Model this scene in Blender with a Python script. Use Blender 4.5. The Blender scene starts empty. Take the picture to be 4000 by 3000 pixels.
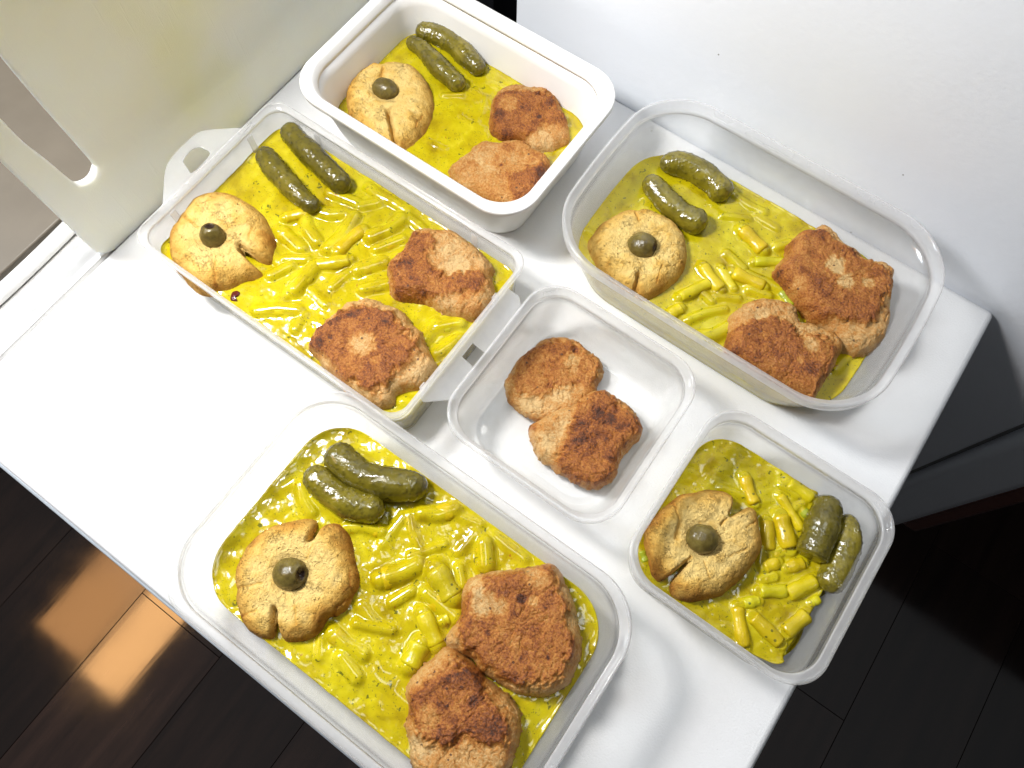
import bpy, bmesh, math, random
import numpy as np
from mathutils import Matrix, Vector

random.seed(7)
rng = np.random.RandomState(11)
CM = 0.01
scene = bpy.context.scene
col = scene.collection

# ------------------------------------------------------------------ camera
cam_d = bpy.data.cameras.new('camera')
cam_d.sensor_width = 36.0
FPX = 2821.0                                # focal length in photo pixels (4000 wide)
cam_d.lens = 36.0 * FPX / 4000.0
cam_d.clip_start = 0.01
cam_d.clip_end = 60.0
cam = bpy.data.objects.new('camera', cam_d)
RX = np.array([0.81489797, 0.57949027, 0.01150348])
UY = np.array([-0.54867995, 0.76487131, 0.33752362])
FW = np.array([-0.18679297, 0.28135904, -0.94124677])
CAMZ = 52.0
M = Matrix(((RX[0], UY[0], -FW[0], 0), (RX[1], UY[1], -FW[1], 0), (RX[2], UY[2], -FW[2], CAMZ * CM), (0, 0, 0, 1)))
cam.matrix_world = M
col.objects.link(cam)
scene.camera = cam

# ------------------------------------------------------------------ light
world = bpy.data.worlds.new('World')
scene.world = world
world.use_nodes = True
bg = world.node_tree.nodes['Background']
# dim room: light comes back off the ceiling, little from the floor
wt = world.node_tree
wtc = wt.nodes.new('ShaderNodeTexCoord')
wsp = wt.nodes.new('ShaderNodeSeparateXYZ')
wt.links.new(wtc.outputs['Generated'], wsp.inputs[0])
wrp = wt.nodes.new('ShaderNodeValToRGB')
wrp.color_ramp.elements[0].position = 0.30
wrp.color_ramp.elements[0].color = (.016, .012, .010, 1)
wrp.color_ramp.elements[1].position = 0.98
wrp.color_ramp.elements[1].color = (.92, .96, 1.0, 1)
wt.links.new(wsp.outputs[2], wrp.inputs[0])
wt.links.new(wrp.outputs[0], bg.inputs[0])
bg.inputs[1].default_value = 0.14


def area(name, loc, size, power, color, target=None, shape='RECTANGLE', size_y=None):
    l = bpy.data.lights.new(name, 'AREA')
    l.shape = shape
    l.size = size * CM
    l.size_y = (size_y or size) * CM
    l.energy = power
    l.color = color
    o = bpy.data.objects.new(name, l)
    o.location = [c * CM for c in loc]
    if target is not None:
        d = Vector([(t - c) for t, c in zip(target, loc)])
        o.rotation_euler = d.to_track_quat('-Z', 'Y').to_euler()
    col.objects.link(o)
    return o


# lamp over the sink end of the worktop: the key light
kl = bpy.data.lights.new('counter_lamp', 'POINT')
kl.energy = 20.5
kl.shadow_soft_size = 5.5 * CM
kl.color = (1.0, 0.985, 0.965)
klo = bpy.data.objects.new('counter_lamp', kl)
klo.location = (-46 * CM, 6 * CM, 59 * CM)
col.objects.link(klo)
# cool ceiling lamp overhead
area('overhead_lamp', (-8, 27, 195), 55, 4.5, (0.86, 0.93, 1.0), None, 'ELLIPSE', 55)
# unseen cool fill light, added to brighten the fridge side and right-hand boxes
area('side_fill', (-140, -40, 130), 45, 19, (0.80, 0.90, 1.0), (0, 30, 5), 'ELLIPSE', 45)
# two warm panels of the ceiling lamp, seen mirrored in the floor
area('ceiling_lamp', (-181.5, -102, 165), 31, 2.6, (1.0, 0.47, 0.16), None, 'RECTANGLE', 54)
area('ceiling_lamp', (-150.5, -103, 165), 25, 4.4, (1.0, 0.52, 0.19), None, 'RECTANGLE', 58)

scene.view_settings.view_transform = 'Standard'
scene.view_settings.look = 'None'
scene.view_settings.exposure = 0.12
scene.view_settings.gamma = 1.0
scene.render.engine = 'CYCLES'
scene.cycles.max_bounces = 14
scene.cycles.transparent_max_bounces = 24
scene.cycles.transmission_bounces = 10

# ------------------------------------------------------------------ pixel -> place
# enlargements of the photograph the outlines were read from: (x offset, y offset, photo px per unit)
Z = {1: (500, 350, .78355), 2: (1100, 0, .63291), 3: (2150, 350, .78355), 4: (600, 1500, .90433),
     5: (1700, 1080, .60276), 6: (2400, 1550, .69319), 7: (0, 0, .72333), 8: (0, 1700, .78344),
     9: (2600, 1000, 1.2059), 10: (1900, 0, .94937), 11: (500, 400, .36166), 12: (1600, 1000, .42194)}


def pix(zn, q):
    ox, oy, s = Z[zn]
    x = (ox + q[0] * s - 2000) / FPX
    y = -(oy + q[1] * s - 1500) / FPX
    return RX * x + UY * y + FW


def at(zn, q, z):
    """point on the horizontal plane at height z (cm) seen at q"""
    d = pix(zn, q)
    t = (z - CAMZ) / d[2]
    return np.array([d[0] * t, d[1] * t])


def ats(zn, qs, z):
    return np.array([at(zn, q, z) for q in qs])


# ------------------------------------------------------------------ noise (numpy gradient noise)
_perm = rng.permutation(256)
_perm = np.concatenate([_perm, _perm, _perm])
_grad = rng.normal(size=(256, 3))
_grad /= np.linalg.norm(_grad, axis=1)[:, None]


def perlin(p):
    p = np.asarray(p, float)
    i = np.floor(p).astype(int)
    f = p - i
    i &= 255
    u = f * f * f * (f * (f * 6 - 15) + 10)
    out = 0
    for dx in (0, 1):
        for dy in (0, 1):
            for dz in (0, 1):
                h = _perm[_perm[_perm[i[:, 0] + dx] + i[:, 1] + dy] + i[:, 2] + dz]
                g = _grad[h % 256]
                d = f - np.array([dx, dy, dz])
                w = (u[:, 0] if dx else 1 - u[:, 0]) * (u[:, 1] if dy else 1 - u[:, 1]) * (u[:, 2] if dz else 1 - u[:, 2])
                out = out + w * (g * d).sum(1)
    return out * 1.4


def fbm(p, octv=4, gain=.5, lac=2.03):
    a, s, o = 1.0, 0, np.asarray(p, float)
    for _ in range(octv):
        s = s + a * perlin(o)
        o = o * lac + 13.7
        a *= gain
    return s


def p3(xy, s, seed=0.0):
    return np.column_stack([xy[:, 0] * s + seed, xy[:, 1] * s - seed * .7, np.full(len(xy), seed * 1.3 + .5)])


def sstep(a, b, x):
    t = np.clip((x - a) / (b - a), 0, 1)
    return t * t * (3 - 2 * t)


# ------------------------------------------------------------------ objects
def tag(o, label=None, cat=None, group=None, kind=None):
    if label: o['label'] = label
    if cat: o['category'] = cat
    if group: o['group'] = group
    if kind: o['kind'] = kind
    return o


def mesh_obj(name, verts, faces, mat, parent=None, smooth=True, attrs=None):
    me = bpy.data.meshes.new(name)
    me.from_pydata((np.asarray(verts, float) * CM).tolist(), [], [tuple(int(i) for i in f) for f in faces])
    if attrs:
        for k, v in attrs.items():
            a = me.attributes.new(k, 'FLOAT', 'POINT')
            a.data.foreach_set('value', np.asarray(v, np.float32))
    me.update()
    if smooth:
        me.polygons.foreach_set('use_smooth', [True] * len(me.polygons))
    me.materials.append(mat)
    o = bpy.data.objects.new(name, me)
    col.objects.link(o)
    if parent: o.parent = parent
    return o


def empty(name, loc=(0, 0, 0)):
    o = bpy.data.objects.new(name, None)
    o.empty_display_size = .01
    o.location = [c * CM for c in loc]
    col.objects.link(o)
    return o


def put(o, parent):
    """parent o, whose mesh is in world coordinates, to an Empty at the thing's base"""
    o.parent = parent
    root = parent
    off = Vector((0, 0, 0))
    while root is not None:
        off += root.location
        root = root.parent
    o.location = -off if o.parent.parent is None else Vector((0, 0, 0))
    return o


def ringfaces(nr, ns, off=0):
    a = []
    for r in range(nr - 1):
        for s in range(ns):
            s2 = (s + 1) % ns
            a.append((off + r * ns + s, off + r * ns + s2, off + (r + 1) * ns + s2, off + (r + 1) * ns + s))
    return a


def box_obj(name, lo, hi, mat, parent=None, bevel=0.0, seg=3):
    bm = bmesh.new()
    bmesh.ops.create_cube(bm, size=1)
    for v in bm.verts:
        v.co = Vector([((lo[i] + hi[i]) / 2 + v.co[i] * (hi[i] - lo[i])) * CM for i in range(3)])
    if bevel:
        bmesh.ops.bevel(bm, geom=bm.edges[:], offset=bevel * CM, segments=seg, profile=.5, affect='EDGES')
    me = bpy.data.meshes.new(name)
    bm.to_mesh(me)
    bm.free()
    # flat sides stay flat shaded, only the rounded edges are smooth
    big = max(p.area for p in me.polygons) * .02
    me.polygons.foreach_set('use_smooth', [bool(bevel and seg > 1 and len(p.vertices) == 4 and min((me.vertices[a].co - me.vertices[b].co).length for a, b in p.edge_keys) < bevel * CM) for p in me.polygons])
    me.materials.append(mat)
    o = bpy.data.objects.new(name, me)
    col.objects.link(o)
    if parent: o.parent = parent
    return o


def tube_mesh(path, rad, ns=16, closed_ends=True):
    path = np.asarray(path, float)
    n = len(path)
    T = np.gradient(path, axis=0)
    T /= np.linalg.norm(T, axis=1)[:, None]
    V = []
    up = np.array([0, 0, 1.0])
    for i in range(n):
        a = np.cross(T[i], up)
        if np.linalg.norm(a) < 1e-4: a = np.array([1., 0, 0])
        a /= np.linalg.norm(a)
        b = np.cross(a, T[i])
        for k in range(ns):
            t = 2 * math.pi * k / ns
            V.append(path[i] + rad[i] * (math.cos(t) * a + math.sin(t) * b))
    F = ringfaces(n, ns)
    if closed_ends:
        V.append(path[0]); V.append(path[-1])
        c0, c1 = len(V) - 2, len(V) - 1
        for k in range(ns):
            F.append((c0, (k + 1) % ns, k))
            F.append((c1, (n - 1) * ns + k, (n - 1) * ns + (k + 1) % ns))
    return np.array(V), F


def plate(name, outer, holes, thick, bevel, place, mat, parent=None):
    """flat plate with holes; place maps local (u, v, w) cm to world cm"""
    cu = bpy.data.curves.new(name, 'CURVE')
    cu.dimensions = '2D'
    cu.fill_mode = 'BOTH'
    cu.extrude = max(thick / 2 - bevel, 0.001)
    cu.bevel_depth = bevel
    cu.bevel_resolution = 2
    for pts in [outer] + holes:
        sp = cu.splines.new('POLY')
        sp.points.add(len(pts) - 1)
        for i, p in enumerate(pts):
            sp.points[i].co = (p[0], p[1], 0, 1)
        sp.use_cyclic_u = True
    tmp = bpy.data.objects.new(name, cu)
    col.objects.link(tmp)
    dg = bpy.context.evaluated_depsgraph_get()
    me = bpy.data.meshes.new_from_object(tmp.evaluated_get(dg))
    bpy.data.objects.remove(tmp)
    bm = bmesh.new()
    bm.from_mesh(me)
    bmesh.ops.remove_doubles(bm, verts=bm.verts, dist=1e-4)
    for v in bm.verts:
        v.co = Vector(place(v.co.x, v.co.y, v.co.z)) * CM
    bmesh.ops.recalc_face_normals(bm, faces=bm.faces)
    me2 = bpy.data.meshes.new(name)
    bm.to_mesh(me2)
    bm.free()
    me2.polygons.foreach_set('use_smooth', [True] * len(me2.polygons))
    me2.set_sharp_from_angle(angle=math.radians(40))
    me2.materials.append(mat)
    o = bpy.data.objects.new(name, me2)
    col.objects.link(o)
    if parent: put(o, parent)
    return o


def smooth_closed(pts, n, k=1):
    """resample a closed polygon with a Catmull-Rom spline to n points"""
    P = np.asarray(pts, float)
    m = len(P)
    out = []
    per = 12
    for i in range(m):
        p0, p1, p2, p3_ = P[i - 1], P[i], P[(i + 1) % m], P[(i + 2) % m]
        for j in range(per):
            t = j / per
            out.append(.5 * ((2 * p1) + (-p0 + p2) * t + (2 * p0 - 5 * p1 + 4 * p2 - p3_) * t * t + (-p0 + 3 * p1 - 3 * p2 + p3_) * t ** 3))
    out = np.array(out)
    d = np.r_[0, np.cumsum(np.linalg.norm(np.roll(out, -1, 0) - out, axis=1))]
    q = np.linspace(0, d[-1], n, endpoint=False)
    ox = np.interp(q, d, np.r_[out[:, 0], out[0, 0]])
    oy = np.interp(q, d, np.r_[out[:, 1], out[0, 1]])
    return np.column_stack([ox, oy])


def poly_dist(p, poly):
    """distance of points to a closed polygon's edges"""
    best = np.full(len(p), 1e9)
    for i in range(len(poly)):
        a, b = poly[i], poly[(i + 1) % len(poly)]
        ab = b - a
        t = np.clip(((p - a) @ ab) / max(ab @ ab, 1e-9), 0, 1)
        d = np.linalg.norm(p - (a + t[:, None] * ab), axis=1)
        best = np.minimum(best, d)
    return best


def inside(p, poly):
    x, y = p[:, 0], p[:, 1]
    c = np.zeros(len(p), bool)
    j = len(poly) - 1
    for i in range(len(poly)):
        xi, yi = poly[i]; xj, yj = poly[j]
        with np.errstate(divide='ignore', invalid='ignore'):
            cond = ((yi > y) != (yj > y)) & (x < (xj - xi) * (y - yi) / (yj - yi + 1e-12) + xi)
        c ^= cond
        j = i
    return c


def sdist(p, poly):
    d = poly_dist(p, poly)
    return np.where(inside(p, poly), d, -d)


# ------------------------------------------------------------------ materials
def new_mat(name):
    m = bpy.data.materials.new(name)
    m.use_nodes = True
    nt = m.node_tree
    return m, nt, nt.nodes, nt.links, nt.nodes['Principled BSDF']


def node(nt, t, **kw):
    n = nt.nodes.new(t)
    for k, v in kw.items():
        if k in n.inputs: n.inputs[k].default_value = v
        else: setattr(n, k, v)
    return n


def noise(nt, scale, detail=4, rough=.55, coord=None, dist=0.0):
    n = nt.nodes.new('ShaderNodeTexNoise')
    n.inputs['Scale'].default_value = scale
    n.inputs['Detail'].default_value = detail
    n.inputs['Roughness'].default_value = rough
    n.inputs['Distortion'].default_value = dist
    if coord: nt.links.new(coord, n.inputs['Vector'])
    return n


def ramp(nt, fac, stops):
    r = nt.nodes.new('ShaderNodeValToRGB')
    e = r.color_ramp.elements
    while len(e) < len(stops): e.new(.5)
    for i, (p, c) in enumerate(stops):
        e[i].position = p
        e[i].color = (c[0], c[1], c[2], 1) if not isinstance(c, (int, float)) else (c, c, c, 1)
    nt.links.new(fac, r.inputs[0])
    return r


def mathn(nt, op, a, b=None, c=None, clamp=False):
    n = nt.nodes.new('ShaderNodeMath')
    n.operation = op
    n.use_clamp = clamp
    for i, v in enumerate((a, b, c)):
        if v is None: continue
        if isinstance(v, (int, float)): n.inputs[i].default_value = v
        else: nt.links.new(v, n.inputs[i])
    return n.outputs[0]


def mixc(nt, fac, a, b, mode='MIX'):
    n = nt.nodes.new('ShaderNodeMix')
    n.data_type = 'RGBA'
    n.blend_type = mode
    for sock, v in ((n.inputs[0], fac), (n.inputs[6], a), (n.inputs[7], b)):
        if isinstance(v, (int, float)): sock.default_value = v
        elif isinstance(v, tuple): sock.default_value = (v[0], v[1], v[2], 1)
        else: nt.links.new(v, sock)
    return n.outputs[2]


def bump(nt, height, strength, dist, b, normal=None):
    n = nt.nodes.new('ShaderNodeBump')
    n.inputs['Strength'].default_value = strength
    n.inputs['Distance'].default_value = dist
    nt.links.new(height, n.inputs['Height'])
    if normal: nt.links.new(normal, n.inputs['Normal'])
    if b is not None: nt.links.new(n.outputs[0], b.inputs['Normal'])
    return n.outputs[0]


def objco(nt):
    return nt.nodes.new('ShaderNodeTexCoord').outputs['Object']


def geo_pos(nt):
    return nt.nodes.new('ShaderNodeNewGeometry').outputs['Position']


def mat_plain(name, colr, rough=.5, spec=.5, var=.0, vscale=40, bumpd=0, metal=0, bscale=300, specks=False):
    m, nt, N, L, b = new_mat(name)
    b.inputs['Roughness'].default_value = rough
    b.inputs['Specular IOR Level'].default_value = spec
    b.inputs['Metallic'].default_value = metal
    co = geo_pos(nt)
    n = noise(nt, vscale, 5, .6, co)
    c = ramp(nt, n.outputs[0], [(.3, tuple(x * (1 - var) for x in colr)), (.7, colr)]).outputs[0]
    if specks:
        v = nt.nodes.new('ShaderNodeTexVoronoi')
        v.inputs['Scale'].default_value = 38
        L.new(co, v.inputs['Vector'])
        s = mathn(nt, 'LESS_THAN', v.outputs['Distance'], .026)
        pick = mathn(nt, 'GREATER_THAN', node_sep(nt, v.outputs['Color']), .72)
        c = mixc(nt, mathn(nt, 'MULTIPLY', mathn(nt, 'MULTIPLY', s, pick), .8), c, (.12, .1, .08))
    L.new(c, b.inputs['Base Color'])
    if bumpd:
        n2 = noise(nt, bscale, 3, .6, co)
        bump(nt, n2.outputs[0], .6, bumpd, b)
    r2 = noise(nt, vscale * 2.3, 4, .6, co)
    rr = nt.nodes.new('ShaderNodeMapRange')
    rr.inputs[3].default_value = max(rough - .08, .03)
    rr.inputs[4].default_value = rough + .1
    L.new(r2.outputs[0], rr.inputs[0])
    L.new(rr.outputs[0], b.inputs['Roughness'])
    return m


def node_sep(nt, colr):
    s = nt.nodes.new('ShaderNodeSeparateColor')
    nt.links.new(colr, s.inputs[0])
    return s.outputs[0]


def mat_plastic(name, clear, tint, rough=.12, graze=.35, splash=False):
    """milky translucent polypropylene: part of the light passes straight, part scatters on and back"""
    m, nt, N, L, b = new_mat(name)
    N.remove(b)
    co = geo_pos(nt)
    sc = noise(nt, 260, 2, .5, co)
    nb = bump(nt, sc.outputs[0], .10, .0004, None)
    df = nt.nodes.new('ShaderNodeBsdfDiffuse')
    df.inputs[0].default_value = (*tint, 1)
    tl = nt.nodes.new('ShaderNodeBsdfTranslucent')
    tl.inputs[0].default_value = (*tint, 1)
    mx = nt.nodes.new('ShaderNodeMixShader')
    mx.inputs[0].default_value = .5
    L.new(df.outputs[0], mx.inputs[1])
    L.new(tl.outputs[0], mx.inputs[2])
    tr = nt.nodes.new('ShaderNodeBsdfTransparent')
    tr.inputs[0].default_value = (.99, .99, .985, 1)
    lw = nt.nodes.new('ShaderNodeLayerWeight')
    lw.inputs[0].default_value = .3
    sm = noise(nt, 35, 4, .6, co)                     # uneven smears of grease and steam
    smv = mathn(nt, 'MULTIPLY', mathn(nt, 'SUBTRACT', sm.outputs[0], .5), .16)
    op = mathn(nt, 'ADD', mathn(nt, 'MULTIPLY', lw.outputs['Facing'], graze), 1 - clear)
    op = mathn(nt, 'ADD', op, smv, clamp=True)
    if splash:
        sn = noise(nt, 55, 5, .7, co, .8)
        sp_ = ramp(nt, sn.outputs[0], [(.69, 0.0), (.73, .75)]).outputs[0]
        tc = mixc(nt, sp_, (*tint, 1)[:3], (.62, .52, .05))
        L.new(tc, df.inputs[0]); L.new(tc, tl.inputs[0])
        op = mathn(nt, 'MAXIMUM', op, mathn(nt, 'MULTIPLY', sp_, .55))
    m2 = nt.nodes.new('ShaderNodeMixShader')
    L.new(op, m2.inputs[0])
    L.new(tr.outputs[0], m2.inputs[1])
    L.new(mx.outputs[0], m2.inputs[2])
    gl = nt.nodes.new('ShaderNodeBsdfGlossy')
    gl.inputs['Roughness'].default_value = rough
    L.new(nb, gl.inputs['Normal'])
    lf = nt.nodes.new('ShaderNodeLayerWeight')
    lf.inputs[0].default_value = .5
    fr = mathn(nt, 'ADD', mathn(nt, 'MULTIPLY', mathn(nt, 'POWER', lf.outputs['Facing'], 5.0), .45), .035)
    m3 = nt.nodes.new('ShaderNodeMixShader')
    L.new(fr, m3.inputs[0])
    L.new(m2.outputs[0], m3.inputs[1])
    L.new(gl.outputs[0], m3.inputs[2])
    L.new(m3.outputs[0], N['Material Output'].inputs[0])
    return m


PL_BODY = mat_plastic('milky_plastic_wall', .92, (.93, .93, .925), .12, .24, True)
PL_RIM = mat_plastic('milky_plastic_rim', .74, (.95, .95, .96), .08, .30)
PL_CLEAR = mat_plastic('clear_plastic_wall', .95, (.93, .93, .925), .08, .20, True)
PL_CLIP = mat_plastic('milky_plastic_clip', .66, (.93, .94, .96), .14, .3)
WHITE_TUB = mat_plain('white_tub_plastic', (.83, .825, .81), .32, .5, .03, 20)


def mat_sauce():
    m, nt, N, L, b = new_mat('yellow_sauce')
    co = geo_pos(nt)
    n1 = noise(nt, 45, 5, .6, co, .4)
    c = ramp(nt, n1.outputs[0], [(.28, (.27, .185, .002)), (.42, (.42, .325, .003)), (.58, (.49, .40, .004)), (.75, (.60, .51, .02))]).outputs[0]
    n2 = noise(nt, 18, 3, .5, co)
    c = mixc(nt, ramp(nt, n2.outputs[0], [(.52, 0.0), (.75, .5)]).outputs[0], c, (.43, .39, .007))
    # flecks of herb
    for sc, th, keep, colr in ((135, .17, .55, (.04, .06, .010)), (300, .24, .5, (.09, .10, .015)), (95, .10, .85, (.30, .07, .01))):
        wob = noise(nt, sc * 1.7, 2, .5, co)
        off = mixc(nt, .012, co, wob.outputs['Color'], 'ADD')
        v = nt.nodes.new('ShaderNodeTexVoronoi')
        v.inputs['Scale'].default_value = sc
        L.new(off, v.inputs['Vector'])
        s = mathn(nt, 'LESS_THAN', v.outputs['Distance'], th)
        pk = mathn(nt, 'GREATER_THAN', node_sep(nt, v.outputs['Color']), keep)
        c = mixc(nt, mathn(nt, 'MULTIPLY', mathn(nt, 'MULTIPLY', s, pk), .75), c, colr)
    L.new(c, b.inputs['Base Color'])
    b.inputs['Roughness'].default_value = .14
    b.inputs['Specular IOR Level'].default_value = .55
    b.inputs['Subsurface Weight'].default_value = .10
    b.inputs['Subsurface Radius'].default_value = (.004, .003, .0006)
    b.inputs['Subsurface Scale'].default_value = 1.0
    n3 = noise(nt, 60, 3, .45, co, .5)
    n4 = noise(nt, 330, 2, .5, co)
    h = mathn(nt, 'ADD', n3.outputs[0], mathn(nt, 'MULTIPLY', n4.outputs[0], .10))
    bump(nt, h, .28, .0020, b)
    return m


def mat_bean(name, c0, c1):
    m, nt, N, L, b = new_mat(name)
    co = geo_pos(nt)
    n1 = noise(nt, 70, 4, .6, co)
    c = ramp(nt, n1.outputs[0], [(.3, c0), (.7, c1)]).outputs[0]
    v = nt.nodes.new('ShaderNodeTexVoronoi')
    v.inputs['Scale'].default_value = 210
    L.new(co, v.inputs['Vector'])
    s = mathn(nt, 'MULTIPLY', mathn(nt, 'LESS_THAN', v.outputs['Distance'], .2), mathn(nt, 'GREATER_THAN', node_sep(nt, v.outputs['Color']), .82))
    c = mixc(nt, mathn(nt, 'MULTIPLY', s, .75), c, (.07, .09, .015))
    ti = nt.nodes.new('ShaderNodeObjectInfo')           # no two pieces quite the same tone
    tone = ramp(nt, ti.outputs['Random'], [(0, (.74, .74, .8)), (.35, (1.0, .86, .6)), (.7, (1.0, 1.0, 1.0)), (1, (.86, .96, 1.0))]).outputs[0]
    c = mixc(nt, 1.0, c, tone, 'MULTIPLY')
    L.new(c, b.inputs['Base Color'])
    b.inputs['Roughness'].default_value = .24
    b.inputs['Subsurface Weight'].default_value = .15
    b.inputs['Subsurface Radius'].default_value = (.004, .003, .0006)
    b.inputs['Subsurface Scale'].default_value = 1.0
    n2 = noise(nt, 260, 3, .6, co)
    bump(nt, n2.outputs[0], .4, .0012, b)
    return m


def mat_gherkin():
    m, nt, N, L, b = new_mat('gherkin_skin')
    co = geo_pos(nt)
    n1 = noise(nt, 60, 4, .6, co)
    c = ramp(nt, n1.outputs[0], [(.3, (.085, .068, .005)), (.55, (.150, .120, .008)), (.8, (.23, .18, .015))]).outputs[0]
    at_ = nt.nodes.new('ShaderNodeAttribute')
    at_.attribute_name = 'wart'
    c = mixc(nt, mathn(nt, 'MULTIPLY', at_.outputs['Fac'], .7), c, (.05, .04, .005))
    ti = nt.nodes.new('ShaderNodeObjectInfo')
    tone = nt.nodes.new('ShaderNodeMapRange')
    tone.inputs[3].default_value = .8; tone.inputs[4].default_value = 1.3
    L.new(ti.outputs['Random'], tone.inputs[0])
    g = nt.nodes.new('ShaderNodeCombineColor')
    for k in range(3): L.new(tone.outputs[0], g.inputs[k])
    c = mixc(nt, 1.0, c, g.outputs[0], 'MULTIPLY')
    L.new(c, b.inputs['Base Color'])
    b.inputs['Roughness'].default_value = .22
    b.inputs['Coat Weight'].default_value = .5
    b.inputs['Coat Roughness'].default_value = .04
    n2 = noise(nt, 520, 2, .6, co)
    bump(nt, n2.outputs[0], .4, .0010, b)
    return m


def mat_cutlet():
    m, nt, N, L, b = new_mat('fried_cutlet')
    co = geo_pos(nt)
    at_ = nt.nodes.new('ShaderNodeAttribute')
    at_.attribute_name = 'brown'
    n1 = noise(nt, 130, 6, .68, co)
    n2 = noise(nt, 700, 3, .7, co)
    n3 = noise(nt, 45, 4, .6, co)
    f = mathn(nt, 'ADD', at_.outputs['Fac'], mathn(nt, 'MULTIPLY', mathn(nt, 'SUBTRACT', n1.outputs[0], .5), .5))
    f = mathn(nt, 'ADD', f, mathn(nt, 'MULTIPLY', mathn(nt, 'SUBTRACT', n2.outputs[0], .5), 1.1))
    f = mathn(nt, 'ADD', f, mathn(nt, 'MULTIPLY', mathn(nt, 'SUBTRACT', n3.outputs[0], .5), .3), clamp=True)
    c = ramp(nt, f, [(0, (.60, .40, .17)), (.2, (.52, .295, .10)), (.4, (.46, .20, .038)), (.6, (.35, .118, .016)), (.8, (.20, .052, .007)), (1, (.06, .018, .006))]).outputs[0]
    v = nt.nodes.new('ShaderNodeTexVoronoi')
    v.inputs['Scale'].default_value = 170
    L.new(co, v.inputs['Vector'])
    s = mathn(nt, 'MULTIPLY', mathn(nt, 'LESS_THAN', v.outputs['Distance'], .16), mathn(nt, 'GREATER_THAN', node_sep(nt, v.outputs['Color']), .8))
    c = mixc(nt, mathn(nt, 'MULTIPLY', s, .8), c, (.05, .018, .01))
    L.new(c, b.inputs['Base Color'])
    rr = ramp(nt, n1.outputs[0], [(.35, .34), (.65, .6)])
    L.new(rr.outputs[0], b.inputs['Roughness'])
    b.inputs['Specular IOR Level'].default_value = .45
    h = mathn(nt, 'ADD', n1.outputs[0], mathn(nt, 'MULTIPLY', n2.outputs[0], .5))
    bump(nt, h, .9, .0026, b)
    return m


def mat_biscuit():
    m, nt, N, L, b = new_mat('baked_biscuit')
    co = geo_pos(nt)
    at_ = nt.nodes.new('ShaderNodeAttribute')
    at_.attribute_name = 'brown'
    n1 = noise(nt, 110, 6, .66, co)
    n2 = noise(nt, 800, 3, .7, co)
    f = mathn(nt, 'ADD', at_.outputs['Fac'], mathn(nt, 'MULTIPLY', mathn(nt, 'SUBTRACT', n1.outputs[0], .5), .7))
    f = mathn(nt, 'ADD', f, mathn(nt, 'MULTIPLY', mathn(nt, 'SUBTRACT', n2.outputs[0], .5), .22), clamp=True)
    c = ramp(nt, f, [(0, (.80, .575, .205)), (.28, (.72, .455, .115)), (.52, (.60, .325, .062)), (.78, (.44, .185, .027)), (1, (.20, .065, .010))]).outputs[0]
    # fine cracks
    v = nt.nodes.new('ShaderNodeTexVoronoi')
    v.feature = 'DISTANCE_TO_EDGE'
    v.inputs['Scale'].default_value = 150
    wob = noise(nt, 190, 4, .6, co)
    L.new(mixc(nt, .022, co, wob.outputs['Color'], 'ADD'), v.inputs['Vector'])
    gate = ramp(nt, noise(nt, 75, 3, .5, co).outputs[0], [(.52, 0.0), (.66, .8)]).outputs[0]
    crk = ramp(nt, v.outputs['Distance'], [(0, 1.0), (.045, 0.0)]).outputs[0]
    ck = mathn(nt, 'MULTIPLY', gate, crk)
    pv = nt.nodes.new('ShaderNodeTexVoronoi')           # pores of the dough
    pv.inputs['Scale'].default_value = 330
    L.new(mixc(nt, .006, co, wob.outputs['Color'], 'ADD'), pv.inputs['Vector'])
    pit = mathn(nt, 'MULTIPLY', ramp(nt, pv.outputs['Distance'], [(.12, 1.0), (.34, 0.0)]).outputs[0], mathn(nt, 'GREATER_THAN', node_sep(nt, pv.outputs['Color']), .74))
    ck = mathn(nt, 'MAXIMUM', ck, mathn(nt, 'MULTIPLY', pit, .5))
    c = mixc(nt, mathn(nt, 'MULTIPLY', ck, .35), c, (.42, .23, .06))
    L.new(c, b.inputs['Base Color'])
    b.inputs['Roughness'].default_value = .78
    b.inputs['Specular IOR Level'].default_value = .2
    h = mathn(nt, 'ADD', n1.outputs[0], mathn(nt, 'MULTIPLY', n2.outputs[0], .45))
    h = mathn(nt, 'SUBTRACT', h, mathn(nt, 'MULTIPLY', ck, .8))
    bump(nt, h, .9, .0042, b)
    return m


def mat_olive():
    m, nt, N, L, b = new_mat('olive_skin')
    co = geo_pos(nt)
    n1 = noise(nt, 160, 5, .65, co)
    c = ramp(nt, n1.outputs[0], [(.3, (.07, .048, .012)), (.55, (.125, .092, .02)), (.8, (.19, .145, .036))]).outputs[0]
    at_ = nt.nodes.new('ShaderNodeAttribute')
    at_.attribute_name = 'hole'
    c = mixc(nt, at_.outputs['Fac'], c, (.02, .008, .004))
    L.new(c, b.inputs['Base Color'])
    b.inputs['Roughness'].default_value = .26
    n2 = noise(nt, 500, 3, .6, co)
    bump(nt, n2.outputs[0], .35, .001, b)
    return m


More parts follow.
